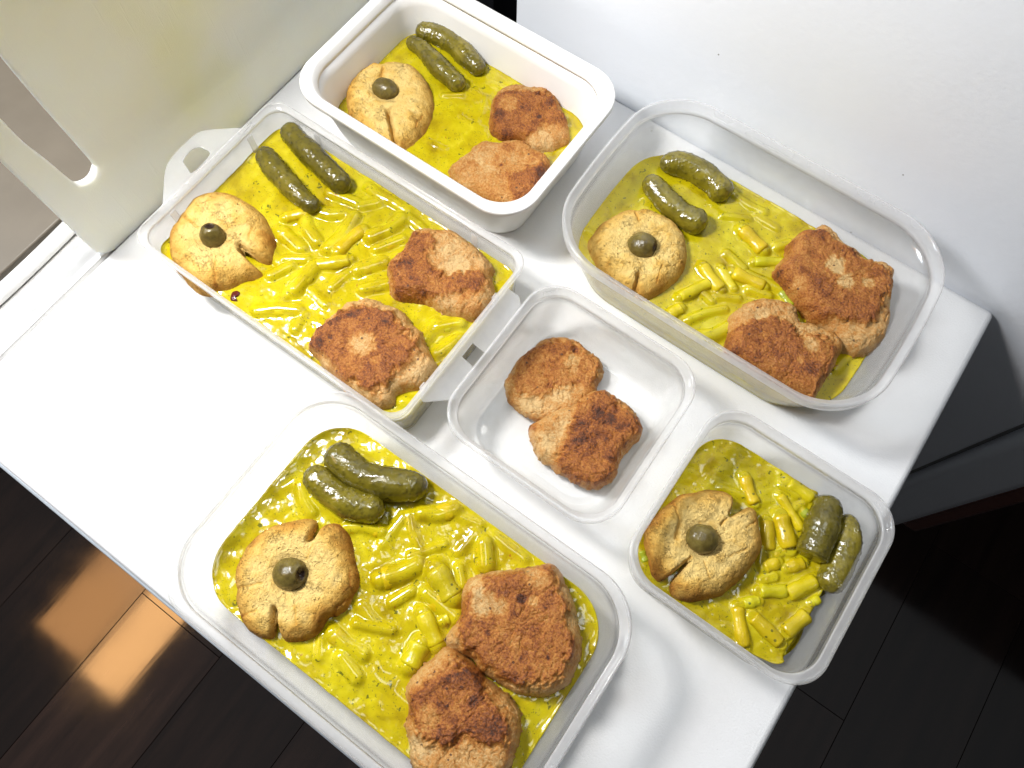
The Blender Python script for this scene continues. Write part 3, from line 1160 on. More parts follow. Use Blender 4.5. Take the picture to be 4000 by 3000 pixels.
def cutlet(zn, outline, z0, z1, label, group, seed, crust=None, pale=(), dark=(), center=None, edge=1.0, crust_h=.25, base_brown=.12, crust_brown=.62):
    """fried patty: outline read at mid height, flat uneven crust on top, paler craggy sides"""
    zm = z0 + (z1 - z0) * .5
    o, c = lump_base(zn, outline, zm, 240, center)
    ns = 240
    o = resample(o, ns)
    ctr = c
    # ragged border
    nrm = (o - ctr) / np.linalg.norm(o - ctr, axis=1)[:, None]
    o = o + nrm * (.10 * fbm(p3(o, .9, seed), 3) + .07 * fbm(p3(o, 2.6, seed + 5), 3))[:, None]
    nr = 58
    ts = np.concatenate([np.linspace(.01, .7, 30), np.linspace(.72, 1, nr - 30)])
    P = np.concatenate([ctr + (o - ctr) * t for t in ts])
    dist = poly_dist(P, o[::3])
    H = z1 - z0
    u = np.clip(dist / edge, 0, 1)
    prof = .42 + .58 * np.sqrt(np.clip(1 - (1 - u) ** 2, 0, 1))
    n1 = fbm(p3(P, .42, seed + 1), 3)
    n2 = fbm(p3(P, 1.3, seed + 2), 4)
    n3 = fbm(p3(P, 4.2, seed + 4), 3)
    z = z0 + H * prof + .11 * n1 + .075 * n2 + .04 * n3
    rid = 1 - np.abs(fbm(p3(P, .8, seed + 7), 3))
    z -= .16 * sstep(.86, 1.0, rid) * (1 - .5 * u)
    br = np.full(len(P), base_brown + .06) + .14 * n1 + .14 * sstep(.15, .7, fbm(p3(P, .75, seed + 15), 3))
    if crust is not None:
        cp = ats(zn, crust, z1)
        cp = smooth_closed(cp, 120)
        sd = sdist(P, cp) + .42 * n2 + .16 * n3 + .25 * n1
        mk = .75 * sstep(-.45, .45, sd) + .25 * sstep(-.05, .15, sd)
        z += crust_h * (sstep(-.35, .3, sd) - .6)
        br = br + (crust_brown - base_brown) * mk
        rimb = np.exp(-((sd - .12) / .22) ** 2)
        br += .08 * rimb
    else:
        br = br + .45 * sstep(.1, .9, u + .3 * n2)
    for (q, r, amt) in pale:
        pc = at(zn, q, z1)
        dd = np.linalg.norm(P - pc, axis=1) / r + .35 * n2 + .2 * n3
        br -= amt * (1 - sstep(.55, 1.15, dd))
    for (q, r, amt) in dark:
        pc = at(zn, q, z1)
        dd = np.linalg.norm(P - pc, axis=1) / r + .3 * n2 + .25 * n3
        mk = 1 - sstep(.5, 1.1, dd)
        br += .75 * amt * mk
        z -= .05 * mk * (amt > .3)
    br += .10 * sstep(.2, .5, -n2) + .05 * n3
    V = [np.column_stack([P, z])]
    B_ = [br]
    low = z[-ns:]
    for t, ins in ((.3, -.05), (.6, .02), (1.0, .18)):
        q = ctr + (o - ctr) * (1 - ins / np.linalg.norm(o - ctr, axis=1))[:, None]
        zz = low + (z0 - low) * t
        q = q + nrm * (.12 * fbm(np.column_stack([o * 1.6, zz * 2 + seed]), 3))[:, None]
        V.append(np.column_stack([q, zz]))
        B_.append(br[-ns:] * .8)
    V = np.concatenate(V)
    F = ringfaces(nr + 3, ns)
    F.append(tuple(range(ns - 1, -1, -1)))
    F.append(tuple(range(len(V) - ns, len(V))))
    ob = mesh_obj('cutlet', V, F, CUTLET, None, True, {'brown': np.clip(np.concatenate(B_), 0, 1)})
    tag(ob, label, 'cutlet', group)
    return ob


def convex_hull(P):
    pts = sorted(map(tuple, P))
    def half(it):
        h = []
        for p in it:
            while len(h) > 1 and (h[-1][0] - h[-2][0]) * (p[1] - h[-2][1]) - (h[-1][1] - h[-2][1]) * (p[0] - h[-2][0]) <= 0: h.pop()
            h.append(p)
        return h[:-1]
    return np.array(half(pts) + half(pts[::-1]))


def biscuit(zn, outline, z0, z1, label, group, seed, olive_q, olive_r, center, cracks=(), brown_edge=.62, dents=()):
    zm = z0 + (z1 - z0) * .45
    o, c = lump_base(zn, outline, zm, 260, center)
    ns = 300
    o = resample(o, ns)
    nrm = (o - c) / np.linalg.norm(o - c, axis=1)[:, None]
    o = o + nrm * (.08 * fbm(p3(o, 1.1, seed), 3) + .03 * fbm(p3(o, 4, seed + 2), 2))[:, None]
    nr = 64
    ts = np.concatenate([np.linspace(.01, .6, 30), np.linspace(.62, 1, nr - 30)])
    P = np.concatenate([c + (o - c) * t for t in ts])
    dist = poly_dist(P, o[::2])
    H = z1 - z0
    hull = convex_hull(o)
    dh = poly_dist(P, hull)
    u = np.clip(dh / 1.5, 0, 1)
    nf = np.sqrt(np.clip(1 - (1 - np.clip(dist / .33, 0, 1)) ** 2, 0, 1))
    prof = .28 + .72 * ((1 - (1 - u) ** 2.2) ** .6) * (.2 + .8 * nf)
    n1 = fbm(p3(P, .5, seed + 1), 3)
    n2 = fbm(p3(P, 1.6, seed + 2), 4)
    n3 = fbm(p3(P, 5, seed + 4), 3)
    z = z0 + H * prof + .09 * n1 + .075 * n2 + .03 * n3
    oc = at(zn, olive_q, z1)
    dd = np.linalg.norm(P - oc, axis=1)
    z -= .42 * np.exp(-(dd / (olive_r * 1.25)) ** 4)
    br = .10 + (brown_edge - .08) * (1 - sstep(.0, 1.7, dh)) + .06 * (1 - sstep(0, .4, dist)) + .16 * n1 + .10 * n2
    br += .10 * sstep(0, .8, n1 + .3 * n2)
    br -= .12 * np.exp(-(dd / (olive_r * 1.7)) ** 2)
    # fine irregular splits in the baked top
    rg = 1 - np.abs(fbm(p3(P, .62, seed + 40), 4))
    gt = sstep(-.1, .35, fbm(p3(P, .35, seed + 44), 2))
    sp = sstep(.955, .995, rg) * gt
    z -= .10 * sp
    br += .14 * sp
    # cracks: polylines pressed into the crust
    for ln, wd, dp in cracks:
        L_ = ats(zn, ln, z1 - .2)
        q = np.full(len(P), 1e9)
        wob = np.column_stack([.08 * fbm(p3(P, 2.2, seed + 20), 2), .08 * fbm(p3(P, 2.2, seed + 30), 2)])
        for a, b in zip(L_[:-1], L_[1:]):
            ab = b - a
            t = np.clip(((P + wob - a) @ ab) / (ab @ ab), 0, 1)
            q = np.minimum(q, np.linalg.norm(P + wob - (a + t[:, None] * ab), axis=1))
        m_ = np.exp(-(q / wd) ** 2)
        z -= dp * m_
        br += .22 * m_
    for q, r, dp in dents:
        pc = at(zn, q, z1)
        z -= dp * np.exp(-(np.linalg.norm(P - pc, axis=1) / r) ** 2)
    z = np.maximum(z, z0 + .1)
    V = [np.column_stack([P, z])]
    B_ = [br]
    low = z[-ns:]
    for t, ins in ((.35, -.03), (.7, .05), (1.0, .22)):
        q = o - nrm * ins
        zz = low + (z0 - low) * t
        V.append(np.column_stack([q, zz]))
        B_.append(br[-ns:] + .05)
    V = np.concatenate(V)
    F = ringfaces(nr + 3, ns)
    F.append(tuple(range(ns - 1, -1, -1)))
    F.append(tuple(range(len(V) - ns, len(V))))
    ob = mesh_obj('biscuit', V, F, BISCUIT, None, True, {'brown': np.clip(np.concatenate(B_), 0, 1)})
    tag(ob, label, 'biscuit', group)
    return ob


def olive(zn, q, rx, ry, zc, ang, label, group, seed, hole=None):
    """pitted olive lying on its side: rx along its axis (cm), hole at angle of the axis end"""
    c = at(zn, q, zc)
    nu, nv = 40, 48
    V, hol = [], []
    for i in range(nu + 1):
        th = math.pi * i / nu
        for j in range(nv):
            ph = 2 * math.pi * j / nv
            x = rx * math.cos(th)
            rr = ry * math.sin(th) ** .92
            h = 0.0
            if hole is not None and i <= 6:
                e = (1 - i / 6) ** .8
                h = e
                x -= .34 * ry * e
                h = 1.0 if i <= 4 else .35
            V.append((x, rr * math.cos(ph), rr * math.sin(ph) * .92))
            hol.append(h)
    V = np.array(V)
    V = V * (1 + .06 * fbm(V * 1.4 + seed, 3))[:, None] * (1 + .012 * fbm(V * 6 + seed, 2))[:, None]
    tl = hole if hole is not None else 0.0
    ca, sa = math.cos(math.radians(tl)), math.sin(math.radians(tl))
    V = np.column_stack([V[:, 0] * ca - V[:, 2] * sa, V[:, 1], V[:, 0] * sa + V[:, 2] * ca])
    ca, sa = math.cos(math.radians(ang)), math.sin(math.radians(ang))
    V = np.column_stack([V[:, 0] * ca - V[:, 1] * sa + c[0], V[:, 0] * sa + V[:, 1] * ca + c[1], V[:, 2] + zc])
    o = mesh_obj('olive', V, ringfaces(nu + 1, nv), OLIVE, None, True, {'hole': hol})
    tag(o, label, 'olive', group)
    return o


def pxcm(zn, q, z):
    return np.linalg.norm(at(zn, (q[0] + 100, q[1]), z) - at(zn, q, z)) / 100


def do_beans(zn, lst, level, where, green=(), sink=.2, fat=1.0):
    """lst: (x0,y0,x1,y1,r px,rise,bow px) ; returns capsules for the sauce relief"""
    caps = []
    grp = 'bean pieces in ' + where
    for i, t in enumerate(lst):
        x0, y0, x1, y1, r, rise = t[:6]
        r *= fat * random.uniform(.94, 1.08)
        bow = t[6] if len(t) > 6 else 0
        k = pxcm(zn, (x0, y0), level)
        r_ = r * k
        z = level + (rise - sink) * r_ - .02
        a, b = at(zn, (x0, y0), z), at(zn, (x1, y1), z)
        B = {2: BW, 1: BC, 3: BE, 4: BF, 6: BH}[zn]
        lim = np.array([B.hx, B.hy]) - B.inset_at(level) - r_ - .05      # keep the piece inside its box
        cB_ = np.array([B.cx, B.cy])
        a, b = cB_ + np.clip(a - cB_, -lim, lim), cB_ + np.clip(b - cB_, -lim, lim)
        if np.linalg.norm(b - a) < .5: b = a + np.array([.5, .3])
        g = i in green
        lab = ('green bean piece lying among yellow ones in ' if g else 'cut yellow wax bean piece in the sauce of ') + where
        dz = random.uniform(-.12, .12) * r_
        bean_obj(a, b, r_, z + dz, z - dz, -bow * k, BEAN_G if g else BEAN, lab, ('green ' if g else '') + grp)
        lift = (.02 + .04 * random.random() - .18 * r_) if rise < .2 else (-.10 - .3 * rise * r_)
        caps.append((a, b, r_ * (1.03 if rise < .2 else .97), z + lift, -bow * k * 2 * .8))
    return caps


GA = 'biscuits with an olive'
GO = 'olives pressed into the biscuits'
GG = 'gherkins in the boxes'
GC = 'fried cutlets'
GS = 'yellow sauce in the boxes'

# ---------------- white tub
LW = 2.15
wB = 'the white tub'
caps = do_beans(2, [(1000, 592, 1115, 588, 17, .1), (1180, 570, 1290, 640, 26, -.5), (1110, 735, 1250, 810, 30, -.45, 5), (700, 330, 780, 300, 30, -.5),
                    (1240, 700, 1260, 610, 22, -.3), (900, 880, 1010, 930, 30, -.6), (1330, 470, 1420, 520, 30, -.6)], LW, wB, green=(4,))
sauce('sauce', 'smooth yellow herb sauce filling the white tub', GS, BW.inner(LW, -.01), BW.inner(.5, .02), LW, .26, caps, 1.0, rough=.06)
gherkin(2, [(826, 195), (930, 205), (1050, 265), (1150, 355), (1238, 445)], 57, LW + .55, 'paler stout gherkin lying against the back wall of the white tub', GG, 1.1, (.85, .85))
gherkin(2, [(776, 245), (870, 305), (960, 400), (1040, 475), (1118, 545)], 52, LW + .5, 'dark slim gherkin in the white tub beside the biscuit', GG, 2.3, (.72, .95))
biscuit(2, [(395, 640), (400, 560), (430, 500), (480, 450), (540, 410), (590, 405), (625, 440), (655, 402), (710, 393), (770, 400), (820, 420), (860, 455), (900, 500), (930, 560), (945, 640), (940, 710), (915, 770), (880, 825), (830, 880), (765, 935), (715, 950), (600, 920), (500, 850), (430, 760)],
        LW - .8, LW + 1.25, 'round biscuit with olive and one deep crack in the white tub', GA, 3.1, (640, 550), .95, (665, 655),
        [([(655, 690), (672, 760), (700, 900)], .16, .8), ([(625, 430), (615, 480)], .12, .25), ([(870, 700), (820, 780)], .07, .1)], .45)
olive(2, (640, 552), .08+1.05, .92, LW + 1.12, 10, 'smooth olive on the biscuit in the white tub', GO, 1.7)
cutlet(2, [(1300, 620), (1330, 580), (1380, 545), (1450, 530), (1540, 545), (1600, 540), (1660, 560), (1690, 600), (1720, 640), (1745, 700), (1765, 760), (1780, 830), (1770, 880), (1720, 910), (1640, 930), (1560, 930), (1520, 900), (1480, 865), (1400, 870), (1340, 860), (1290, 825), (1280, 780), (1285, 720), (1290, 660)],
       LW - .9, LW + 1.15, 'orange-brown cutlet near the back wall of the white tub', GC, 4.4,
       [(1310, 620), (1390, 550), (1540, 560), (1650, 580), (1710, 660), (1740, 740), (1640, 760), (1560, 810), (1480, 850), (1360, 850), (1300, 790)],
       [((1400, 640), .9, .3), ((1600, 860), 1.1, .2)], [((1590, 720), .22, .5), ((1580, 570), .3, .4), ((1480, 850), .3, .35), ((1650, 620), .5, .2), ((1350, 700), .6, .15)], crust_brown=.60, base_brown=.26)
cutlet(2, [(1030, 1060), (1080, 1000), (1140, 950), (1200, 900), (1260, 880), (1330, 890), (1400, 875), (1460, 870), (1520, 890), (1560, 930), (1620, 960), (1665, 1000), (1650, 1070), (1620, 1150), (1560, 1230), (1480, 1280), (1380, 1290), (1280, 1260), (1180, 1210), (1090, 1150)],
       LW - .9, LW + 1.3, 'pale craggy cutlet at the front wall of the white tub', GC, 5.9,
       [(1400, 1140), (1450, 1060), (1560, 1040), (1640, 1000), (1650, 1060), (1560, 1200), (1440, 1230)],
       [((1240, 1000), 1.3, .12)], [((1355, 1010), .2, .6), ((1518, 1015), .18, .55), ((1400, 900), .6, .25), ((1330, 960), .3, .2), ((1600, 1060), .5, .25), ((1180, 1000), .5, .18)], base_brown=.30, crust_brown=.60)

# ---------------- clip box
LC = 3.0
cB = 'the clip-handled box'
caps = do_beans(1, [(785, 640, 905, 612, 27, .35), (935, 612, 1085, 625, 33, -.25, 8), (1000, 800, 1130, 640, 34, 0, 12), (1045, 812, 1175, 700, 30, .25, -8), (935, 872, 1105, 850, 27, .45, 6),
                    (835, 1000, 935, 885, 33, .15), (885, 640, 945, 765, 30, -.1, 8), (1215, 740, 1365, 650, 33, 0, 10), (1150, 905, 1270, 870, 36, -.15), (1175, 1000, 1300, 970, 27, .1),
                    (1225, 470, 1330, 535, 30, -.2, 5), (1010, 520, 1140, 570, 27, -.2), (790, 850, 890, 850, 24, -.1), (770, 715, 865, 800, 32, -.2), (1240, 800, 1370, 750, 26, -.1),
                    (650, 1110, 850, 1105, 32, -.1, -8), (715, 935, 810, 885, 28, -.1), (1550, 1185, 1655, 1165, 30, .1), (1540, 1320, 1650, 1240, 27, 0), (1480, 1250, 1535, 1175, 36, -.1),
                    (1160, 590, 1250, 570, 30, -.2), (1395, 640, 1470, 700, 26, -.2), (830, 980, 770, 1060, 28, -.3), (920, 1010, 990, 1080, 28, -.35), (1020, 990, 1100, 920, 28, -.3),
                    (1330, 560, 1420, 590, 28, -.3), (700, 800, 760, 870, 28, -.35), (840, 1200, 880, 1130, 28, -.4), (1370, 1560, 1400, 1590, 26, 0)], LC, cB, sink=.1, fat=1.22)
sauce('sauce', 'lumpy bright yellow bean sauce filling the clip-handled box', GS, BC.inner(LC, -.01), BC.inner(.5, .02), LC, .26, caps, 6.0, rough=.09)
gherkin(1, [(790, 185), (850, 260), (940, 350), (1020, 430), (1095, 500)], 52, LC + .62, 'longer gherkin of the pair in the clip-handled box', GG, 3.7, (.95, .95))
gherkin(1, [(668, 300), (720, 380), (800, 470), (870, 540), (945, 600)], 50, LC + .6, 'shorter gherkin of the pair in the clip-handled box, nearer the biscuit', GG, 4.9, (.95, .75))
biscuit(1, [(300, 590), (330, 550), (400, 522), (470, 515), (540, 530), (600, 560), (650, 595), (690, 640), (715, 690), (735, 740), (740, 800), (725, 855), (695, 872), (640, 850), (570, 800), (610, 862), (672, 920), (640, 942), (580, 962), (520, 992), (460, 1005), (400, 1015), (350, 1005), (300, 970), (260, 920), (225, 880), (208, 820), (205, 760), (215, 710), (240, 670), (285, 635)],
        LC - .8, LC + 1.3, 'glossy-topped biscuit with olive beside the clip handle', GA, 7.2, (422, 730), .98, (440, 760),
        [([(555, 797), (620, 850), (690, 890)], .13, .9), ([(285, 635), (350, 690)], .10, .15), ([(440, 860), (430, 960)], .07, .10), ([(620, 690), (600, 760)], .07, .12)], .52)
olive(1, (422, 730), 1.02, .92, LC + 1.22, 120, 'dark wrinkled olive on the biscuit beside the clip handle', GO, 3.3, 66)
cutlet(1, [(1400, 740), (1430, 710), (1500, 698), (1570, 705), (1640, 720), (1700, 760), (1760, 810), (1800, 850), (1825, 890), (1815, 930), (1828, 980), (1830, 1040), (1800, 1090), (1760, 1130), (1720, 1150), (1660, 1145), (1600, 1125), (1540, 1100), (1500, 1070), (1440, 1060), (1380, 1052), (1330, 1040), (1305, 1010), (1300, 960), (1293, 900), (1300, 860), (1340, 830), (1380, 790)],
       LC - .9, LC + 1.45, 'cutlet with smooth red-brown flap in the far corner of the clip-handled box', GC, 8.1,
       [(1300, 890), (1350, 830), (1400, 750), (1480, 710), (1530, 740), (1510, 790), (1500, 840), (1560, 900), (1620, 920), (1700, 890), (1790, 930), (1740, 990), (1640, 1010), (1540, 1040), (1440, 1035), (1330, 1020)],
       [((1640, 870), .85, .5), ((1590, 800), .6, .25)], [((1380, 900), 1.2, .14), ((1460, 770), .5, .1)], crust_brown=.58, base_brown=.18)
cutlet(1, [(895, 1280), (920, 1220), (960, 1180), (1020, 1130), (1080, 1075), (1140, 1050), (1200, 1040), (1270, 1060), (1340, 1090), (1390, 1120), (1430, 1180), (1470, 1210), (1490, 1270), (1510, 1320), (1535, 1370), (1530, 1410), (1500, 1450), (1440, 1490), (1400, 1500), (1340, 1525), (1330, 1570), (1280, 1590), (1220, 1580), (1150, 1550), (1090, 1510), (1040, 1450), (980, 1400), (940, 1340), (905, 1315)],
       LC - .9, LC + 1.5, 'dark crusted cutlet with pale middle at the clip end of the clip-handled box', GC, 9.3,
       [(900, 1270), (940, 1200), (1020, 1130), (1100, 1080), (1180, 1070), (1240, 1090), (1330, 1130), (1380, 1200), (1420, 1270), (1410, 1330), (1360, 1390), (1300, 1450), (1220, 1490), (1150, 1470), (1050, 1420), (1000, 1340), (930, 1300)],
       [((1170, 1270), 1.05, .5), ((1240, 1350), .5, .15)], [((1130, 1120), .5, .3), ((1010, 1170), .25, .45), ((1010, 1235), .2, .5), ((960, 1260), .5, .25), ((1080, 1310), .4, .2)], crust_h=.42, crust_brown=.62)

# dark red drip on the sauce beside the clip-box biscuit
JAM = mat_plain('dark_red_drip', (.10, .012, .008), .15, .6, .3, 300)
dp = smooth_closed(ats(1, [(512, 1045), (520, 1015), (540, 1005), (558, 1012), (552, 1030), (530, 1040), (548, 1055), (520, 1055)], LC), 40)
dc = dp.mean(0)
DV = np.concatenate([np.column_stack([dc + (dp - dc) * t, np.full(40, LC + .17 - .09 * t ** 3)]) for t in (.02, .5, .85, 1.0)] + [np.column_stack([dp, np.full(40, LC - .1)])])
tag(mesh_obj('drip', DV, ringfaces(5, 40) + [tuple(range(39, -1, -1))], JAM), 'small dark red drip on the sauce beside the clip-box biscuit', 'drip')

# ---------------- bowed box by the fridge
LE = 2.3
eB = 'the bowed box by the fridge'
caps = do_beans(3, [(955, 695, 1062, 805, 36, .5), (875, 825, 955, 900, 32, -.1), (1015, 858, 1170, 862, 25, .35), (760, 878, 850, 1000, 33, .45, 4), (645, 1035, 795, 962, 28, .6),
                    (910, 912, 1065, 985, 33, .6), (845, 890, 912, 995, 26, .2), (990, 1000, 1080, 1035, 32, .1), (690, 1150, 865, 1100, 27, 0, -6), (590, 1125, 650, 1090, 34, .2),
                    (715, 1240, 880, 1195, 42, .1, 12), (1150, 1005, 1200, 1085, 24, .2), (1235, 1085, 1300, 1165, 27, .1), (920, 540, 1060, 620, 28, -.25, 5), (855, 635, 985, 650, 22, -.1),
                    (1125, 790, 1190, 770, 28, .1), (980, 930, 1140, 1000, 32, -.1), (165, 700, 215, 735, 24, .1), (1020, 640, 1120, 700, 28, -.35), (1130, 1420, 1180, 1500, 28, 0),
                    (1420, 1400, 1480, 1330, 28, -.2), (730, 1000, 800, 1060, 26, -.2), (820, 1040, 930, 1050, 28, -.25)], LE, eB, green=(11, 12))
sauce('sauce', 'thin yellow-green sauce with bean pieces in the bowed box by the fridge', GS, BE.inner(LE, -.01), BE.inner(.5, .02), LE, .26, caps, 11.0, rough=.07)
gherkin(3, [(545, 372), (640, 370), (740, 410), (820, 470), (882, 545)], 56, LE + .55, 'warty gherkin touching the wall of the bowed box', GG, 5.3, (.8, .95))
gherkin(3, [(480, 435), (530, 500), (600, 575), (690, 640), (782, 680)], 53, LE + .55, 'glossy bent gherkin beside the biscuit in the bowed box', GG, 6.1, (.8, .98))
biscuit(3, [(185, 770), (210, 720), (250, 670), (310, 630), (370, 605), (405, 602), (425, 622), (445, 600), (500, 605), (560, 630), (610, 660), (650, 700), (675, 750), (685, 810), (680, 870), (650, 930), (610, 970), (560, 1010), (500, 1045), (440, 1050), (350, 1010), (270, 940), (210, 850)],
        LE - .8, LE + 1.35, 'pale flat biscuit with olive in the bowed box by the fridge', GA, 12.4, (460, 775), .85, (440, 810),
        [([(440, 920), (430, 980), (425, 1040)], .15, .7), ([(425, 615), (440, 660)], .09, .2), ([(560, 860), (530, 960)], .05, .08), ([(680, 770), (600, 780)], .05, .08), ([(250, 750), (200, 780)], .06, .12)], .40)
olive(3, (458, 775), 1.14, 1.0, LE + 1.28, 12, 'smooth olive with pit hole on the biscuit in the bowed box', GO, 5.5, 20)
cutlet(3, [(1185, 770), (1240, 715), (1290, 720), (1340, 680), (1370, 690), (1420, 730), (1450, 770), (1510, 800), (1560, 850), (1620, 860), (1670, 880), (1712, 920), (1695, 970), (1702, 1010), (1690, 1080), (1690, 1150), (1670, 1230), (1620, 1290), (1550, 1320), (1490, 1310), (1440, 1280), (1380, 1210), (1300, 1150), (1240, 1090), (1200, 1030), (1150, 970), (1125, 930), (1120, 890), (1150, 850), (1180, 820)],
       LE - .8, LE + 1.9, 'rugged brown cutlet with grey patch, higher of the two in the bowed box', GC, 13.7,
       [(1185, 790), (1240, 730), (1340, 685), (1420, 735), (1510, 805), (1620, 865), (1705, 925), (1695, 1000), (1640, 1070), (1600, 1150), (1510, 1150), (1400, 1130), (1270, 1060), (1210, 990), (1150, 910)],
       [((1420, 880), .85, .62), ((1470, 960), .75, .5), ((1580, 970), .5, .4), ((1250, 960), .7, .2)], [((1150, 890), .4, .35), ((1300, 800), .7, .12), ((1600, 900), .6, .12)], crust_h=.40, crust_brown=.54, base_brown=.16)
cutlet(3, [(890, 1130), (920, 1100), (980, 1065), (1050, 1045), (1120, 1050), (1190, 1070), (1225, 1110), (1240, 1160), (1290, 1165), (1340, 1185), (1400, 1210), (1440, 1250), (1455, 1290), (1430, 1340), (1420, 1380), (1380, 1430), (1345, 1500), (1300, 1560), (1200, 1520), (1080, 1450), (960, 1380), (870, 1310), (885, 1220), (880, 1170)],
       LE - .8, LE + 1.7, 'square-cut brown cutlet at the front wall of the bowed box', GC, 14.9,
       [(900, 1190), (960, 1170), (1050, 1140), (1130, 1150), (1200, 1170), (1240, 1220), (1330, 1230), (1420, 1270), (1430, 1340), (1380, 1420), (1320, 1520), (1200, 1500), (1050, 1420), (880, 1290)],
       [((1300, 1270), .7, .4), ((1060, 1120), .6, .3), ((1240, 1350), .4, .25)], [((1000, 1230), .9, .12), ((960, 1310), .8, .12)], crust_h=.3, crust_brown=.56, base_brown=.2)

# ---------------- long clear box
LF = 2.9
fB = 'the long clear box'
caps = do_beans(4, [(1215, 800, 1292, 925, 43, .55), (1165, 990, 1222, 1128, 33, .55), (1155, 1120, 1105, 1218, 42, .4), (1185, 905, 1300, 1005, 40, .05), (1245, 1025, 1275, 1008, 22, .8),
                    (1430, 690, 1436, 785, 34, .15), (985, 845, 1140, 785, 40, -.1, 5), (1160, 560, 1310, 530, 35, 0, 10), (640, 440, 685, 555, 32, -.1, 5), (705, 485, 815, 575, 30, -.15),
                    (835, 620, 985, 640, 28, 0, -8), (1395, 640, 1325, 725, 28, -.25), (1110, 745, 1255, 695, 24, -.1), (880, 1035, 1030, 1065, 24, -.1), (775, 1075, 905, 1170, 33, -.1, 6),
                    (815, 1180, 880, 1265, 33, 0), (1035, 945, 1115, 895, 28, -.25), (1110, 570, 1150, 700, 28, -.3, 6), (990, 690, 1080, 580, 28, -.45), (1320, 800, 1330, 870, 26, .1),
                    (1310, 570, 1420, 600, 24, -.35), (900, 960, 960, 1040, 30, -.5), (560, 460, 620, 420, 30, -.5), (720, 1180, 730, 1090, 24, -.4), (1040, 1330, 1120, 1400, 34, -.55),
                    (920, 1230, 1000, 1300, 34, -.6), (1480, 640, 1580, 690, 28, -.45), (1520, 700, 1600, 760, 28, -.5)], LF, fB, sink=.12, fat=1.12)
sauce('sauce', 'thick glossy yellow bean sauce filling the long clear box', GS, BF.inner(LF, -.01), BF.inner(.5, .02), LF, .26, caps, 16.0, rough=.12)
gherkin(4, [(772, 268), (820, 335), (900, 395), (1010, 430), (1100, 440), (1185, 455)], 62, LF + .65, 'largest gherkin, bent, at the back wall of the long clear box', GG, 7.7, (.98, .9))
gherkin(4, [(668, 365), (720, 425), (790, 485), (870, 525), (1000, 550)], 57, LF + .6, 'smaller gherkin of the pair in the long clear box', GG, 8.2, (.9, .95))
biscuit(4, [(345, 850), (352, 800), (372, 755), (400, 700), (450, 645), (520, 610), (590, 588), (650, 578), (700, 584), (708, 615), (690, 668), (682, 685), (705, 668), (735, 618), (775, 598), (815, 610), (842, 645), (860, 700), (872, 770), (890, 830), (885, 880), (860, 930), (830, 980), (790, 1005), (755, 1010), (735, 1050), (700, 1090), (650, 1112), (600, 1116), (562, 1106), (548, 1050), (540, 968), (533, 1050), (520, 1098), (480, 1105), (430, 1085), (390, 1045), (365, 985), (350, 930), (362, 895)],
        LF - .8, LF + 1.4, 'golden biscuit with two deep notches and olive in the long clear box', GA, 17.7, (585, 820), .98, (610, 840),
        [([(690, 690), (660, 760)], .05, .06), ([(350, 880), (470, 860)], .07, .14), ([(370, 1000), (450, 980)], .06, .10), ([(760, 1010), (790, 960), (860, 900)], .08, .14), ([(610, 960), (620, 1040)], .05, .08), ([(840, 800), (850, 900)], .05, .10)], .62)
olive(4, (588, 820), 1.2, 1.04, LF + 1.15, 30, 'pitted olive with dark hole on the notched biscuit in the long clear box', GO, 7.1, 32)
cutlet(4, [(1330, 900), (1370, 840), (1450, 810), (1550, 800), (1650, 785), (1730, 780), (1770, 830), (1800, 900), (1822, 960), (1842, 1060), (1850, 1140), (1825, 1230), (1790, 1300), (1730, 1340), (1650, 1352), (1560, 1335), (1500, 1300), (1430, 1255), (1390, 1200), (1340, 1172), (1280, 1145), (1258, 1100), (1300, 1040), (1328, 980)],
       LF - .9, LF + 1.9, 'large smooth cutlet with grey patch against the end wall of the long clear box', GC, 18.8,
       [(1340, 930), (1390, 850), (1550, 820), (1660, 800), (1730, 800), (1760, 900), (1790, 1000), (1800, 1120), (1770, 1230), (1740, 1290), (1640, 1285), (1540, 1290), (1450, 1240), (1390, 1170), (1350, 1120), (1330, 1030)],
       [((1420, 940), .95, .42), ((1500, 960), .6, .35), ((1660, 830), .8, .25), ((1400, 880), .6, .3), ((1640, 940), .3, .35)], [((1585, 930), .38, .5), ((1705, 1185), .14, .6), ((1445, 1075), .2, .3), ((1560, 1270), .4, .2)], crust_h=.30, crust_brown=.55, base_brown=.14)
cutlet(4, [(1090, 1330), (1130, 1250), (1200, 1180), (1270, 1130), (1340, 1170), (1400, 1220), (1440, 1270), (1500, 1320), (1560, 1370), (1590, 1450), (1582, 1530), (1560, 1600), (1530, 1680), (1450, 1740), (1350, 1755), (1200, 1730), (1115, 1650), (1100, 1560), (1085, 1480), (1100, 1400)],
       LF - .9, LF + 2.0, 'dark burnt-topped craggy cutlet at the front wall of the long clear box', GC, 20.1,
       [(1110, 1350), (1200, 1270), (1300, 1240), (1400, 1230), (1430, 1320), (1480, 1390), (1530, 1450), (1520, 1530), (1440, 1560), (1330, 1520), (1250, 1560), (1150, 1520), (1110, 1440)],
       [((1180, 1440), .8, .3), ((1160, 1560), .9, .25)], [((1380, 1370), .42, .42), ((1460, 1470), .9, .22), ((1300, 1300), .7, .12), ((1310, 1540), .4, .3)], crust_h=.30, crust_brown=.64, base_brown=.24)

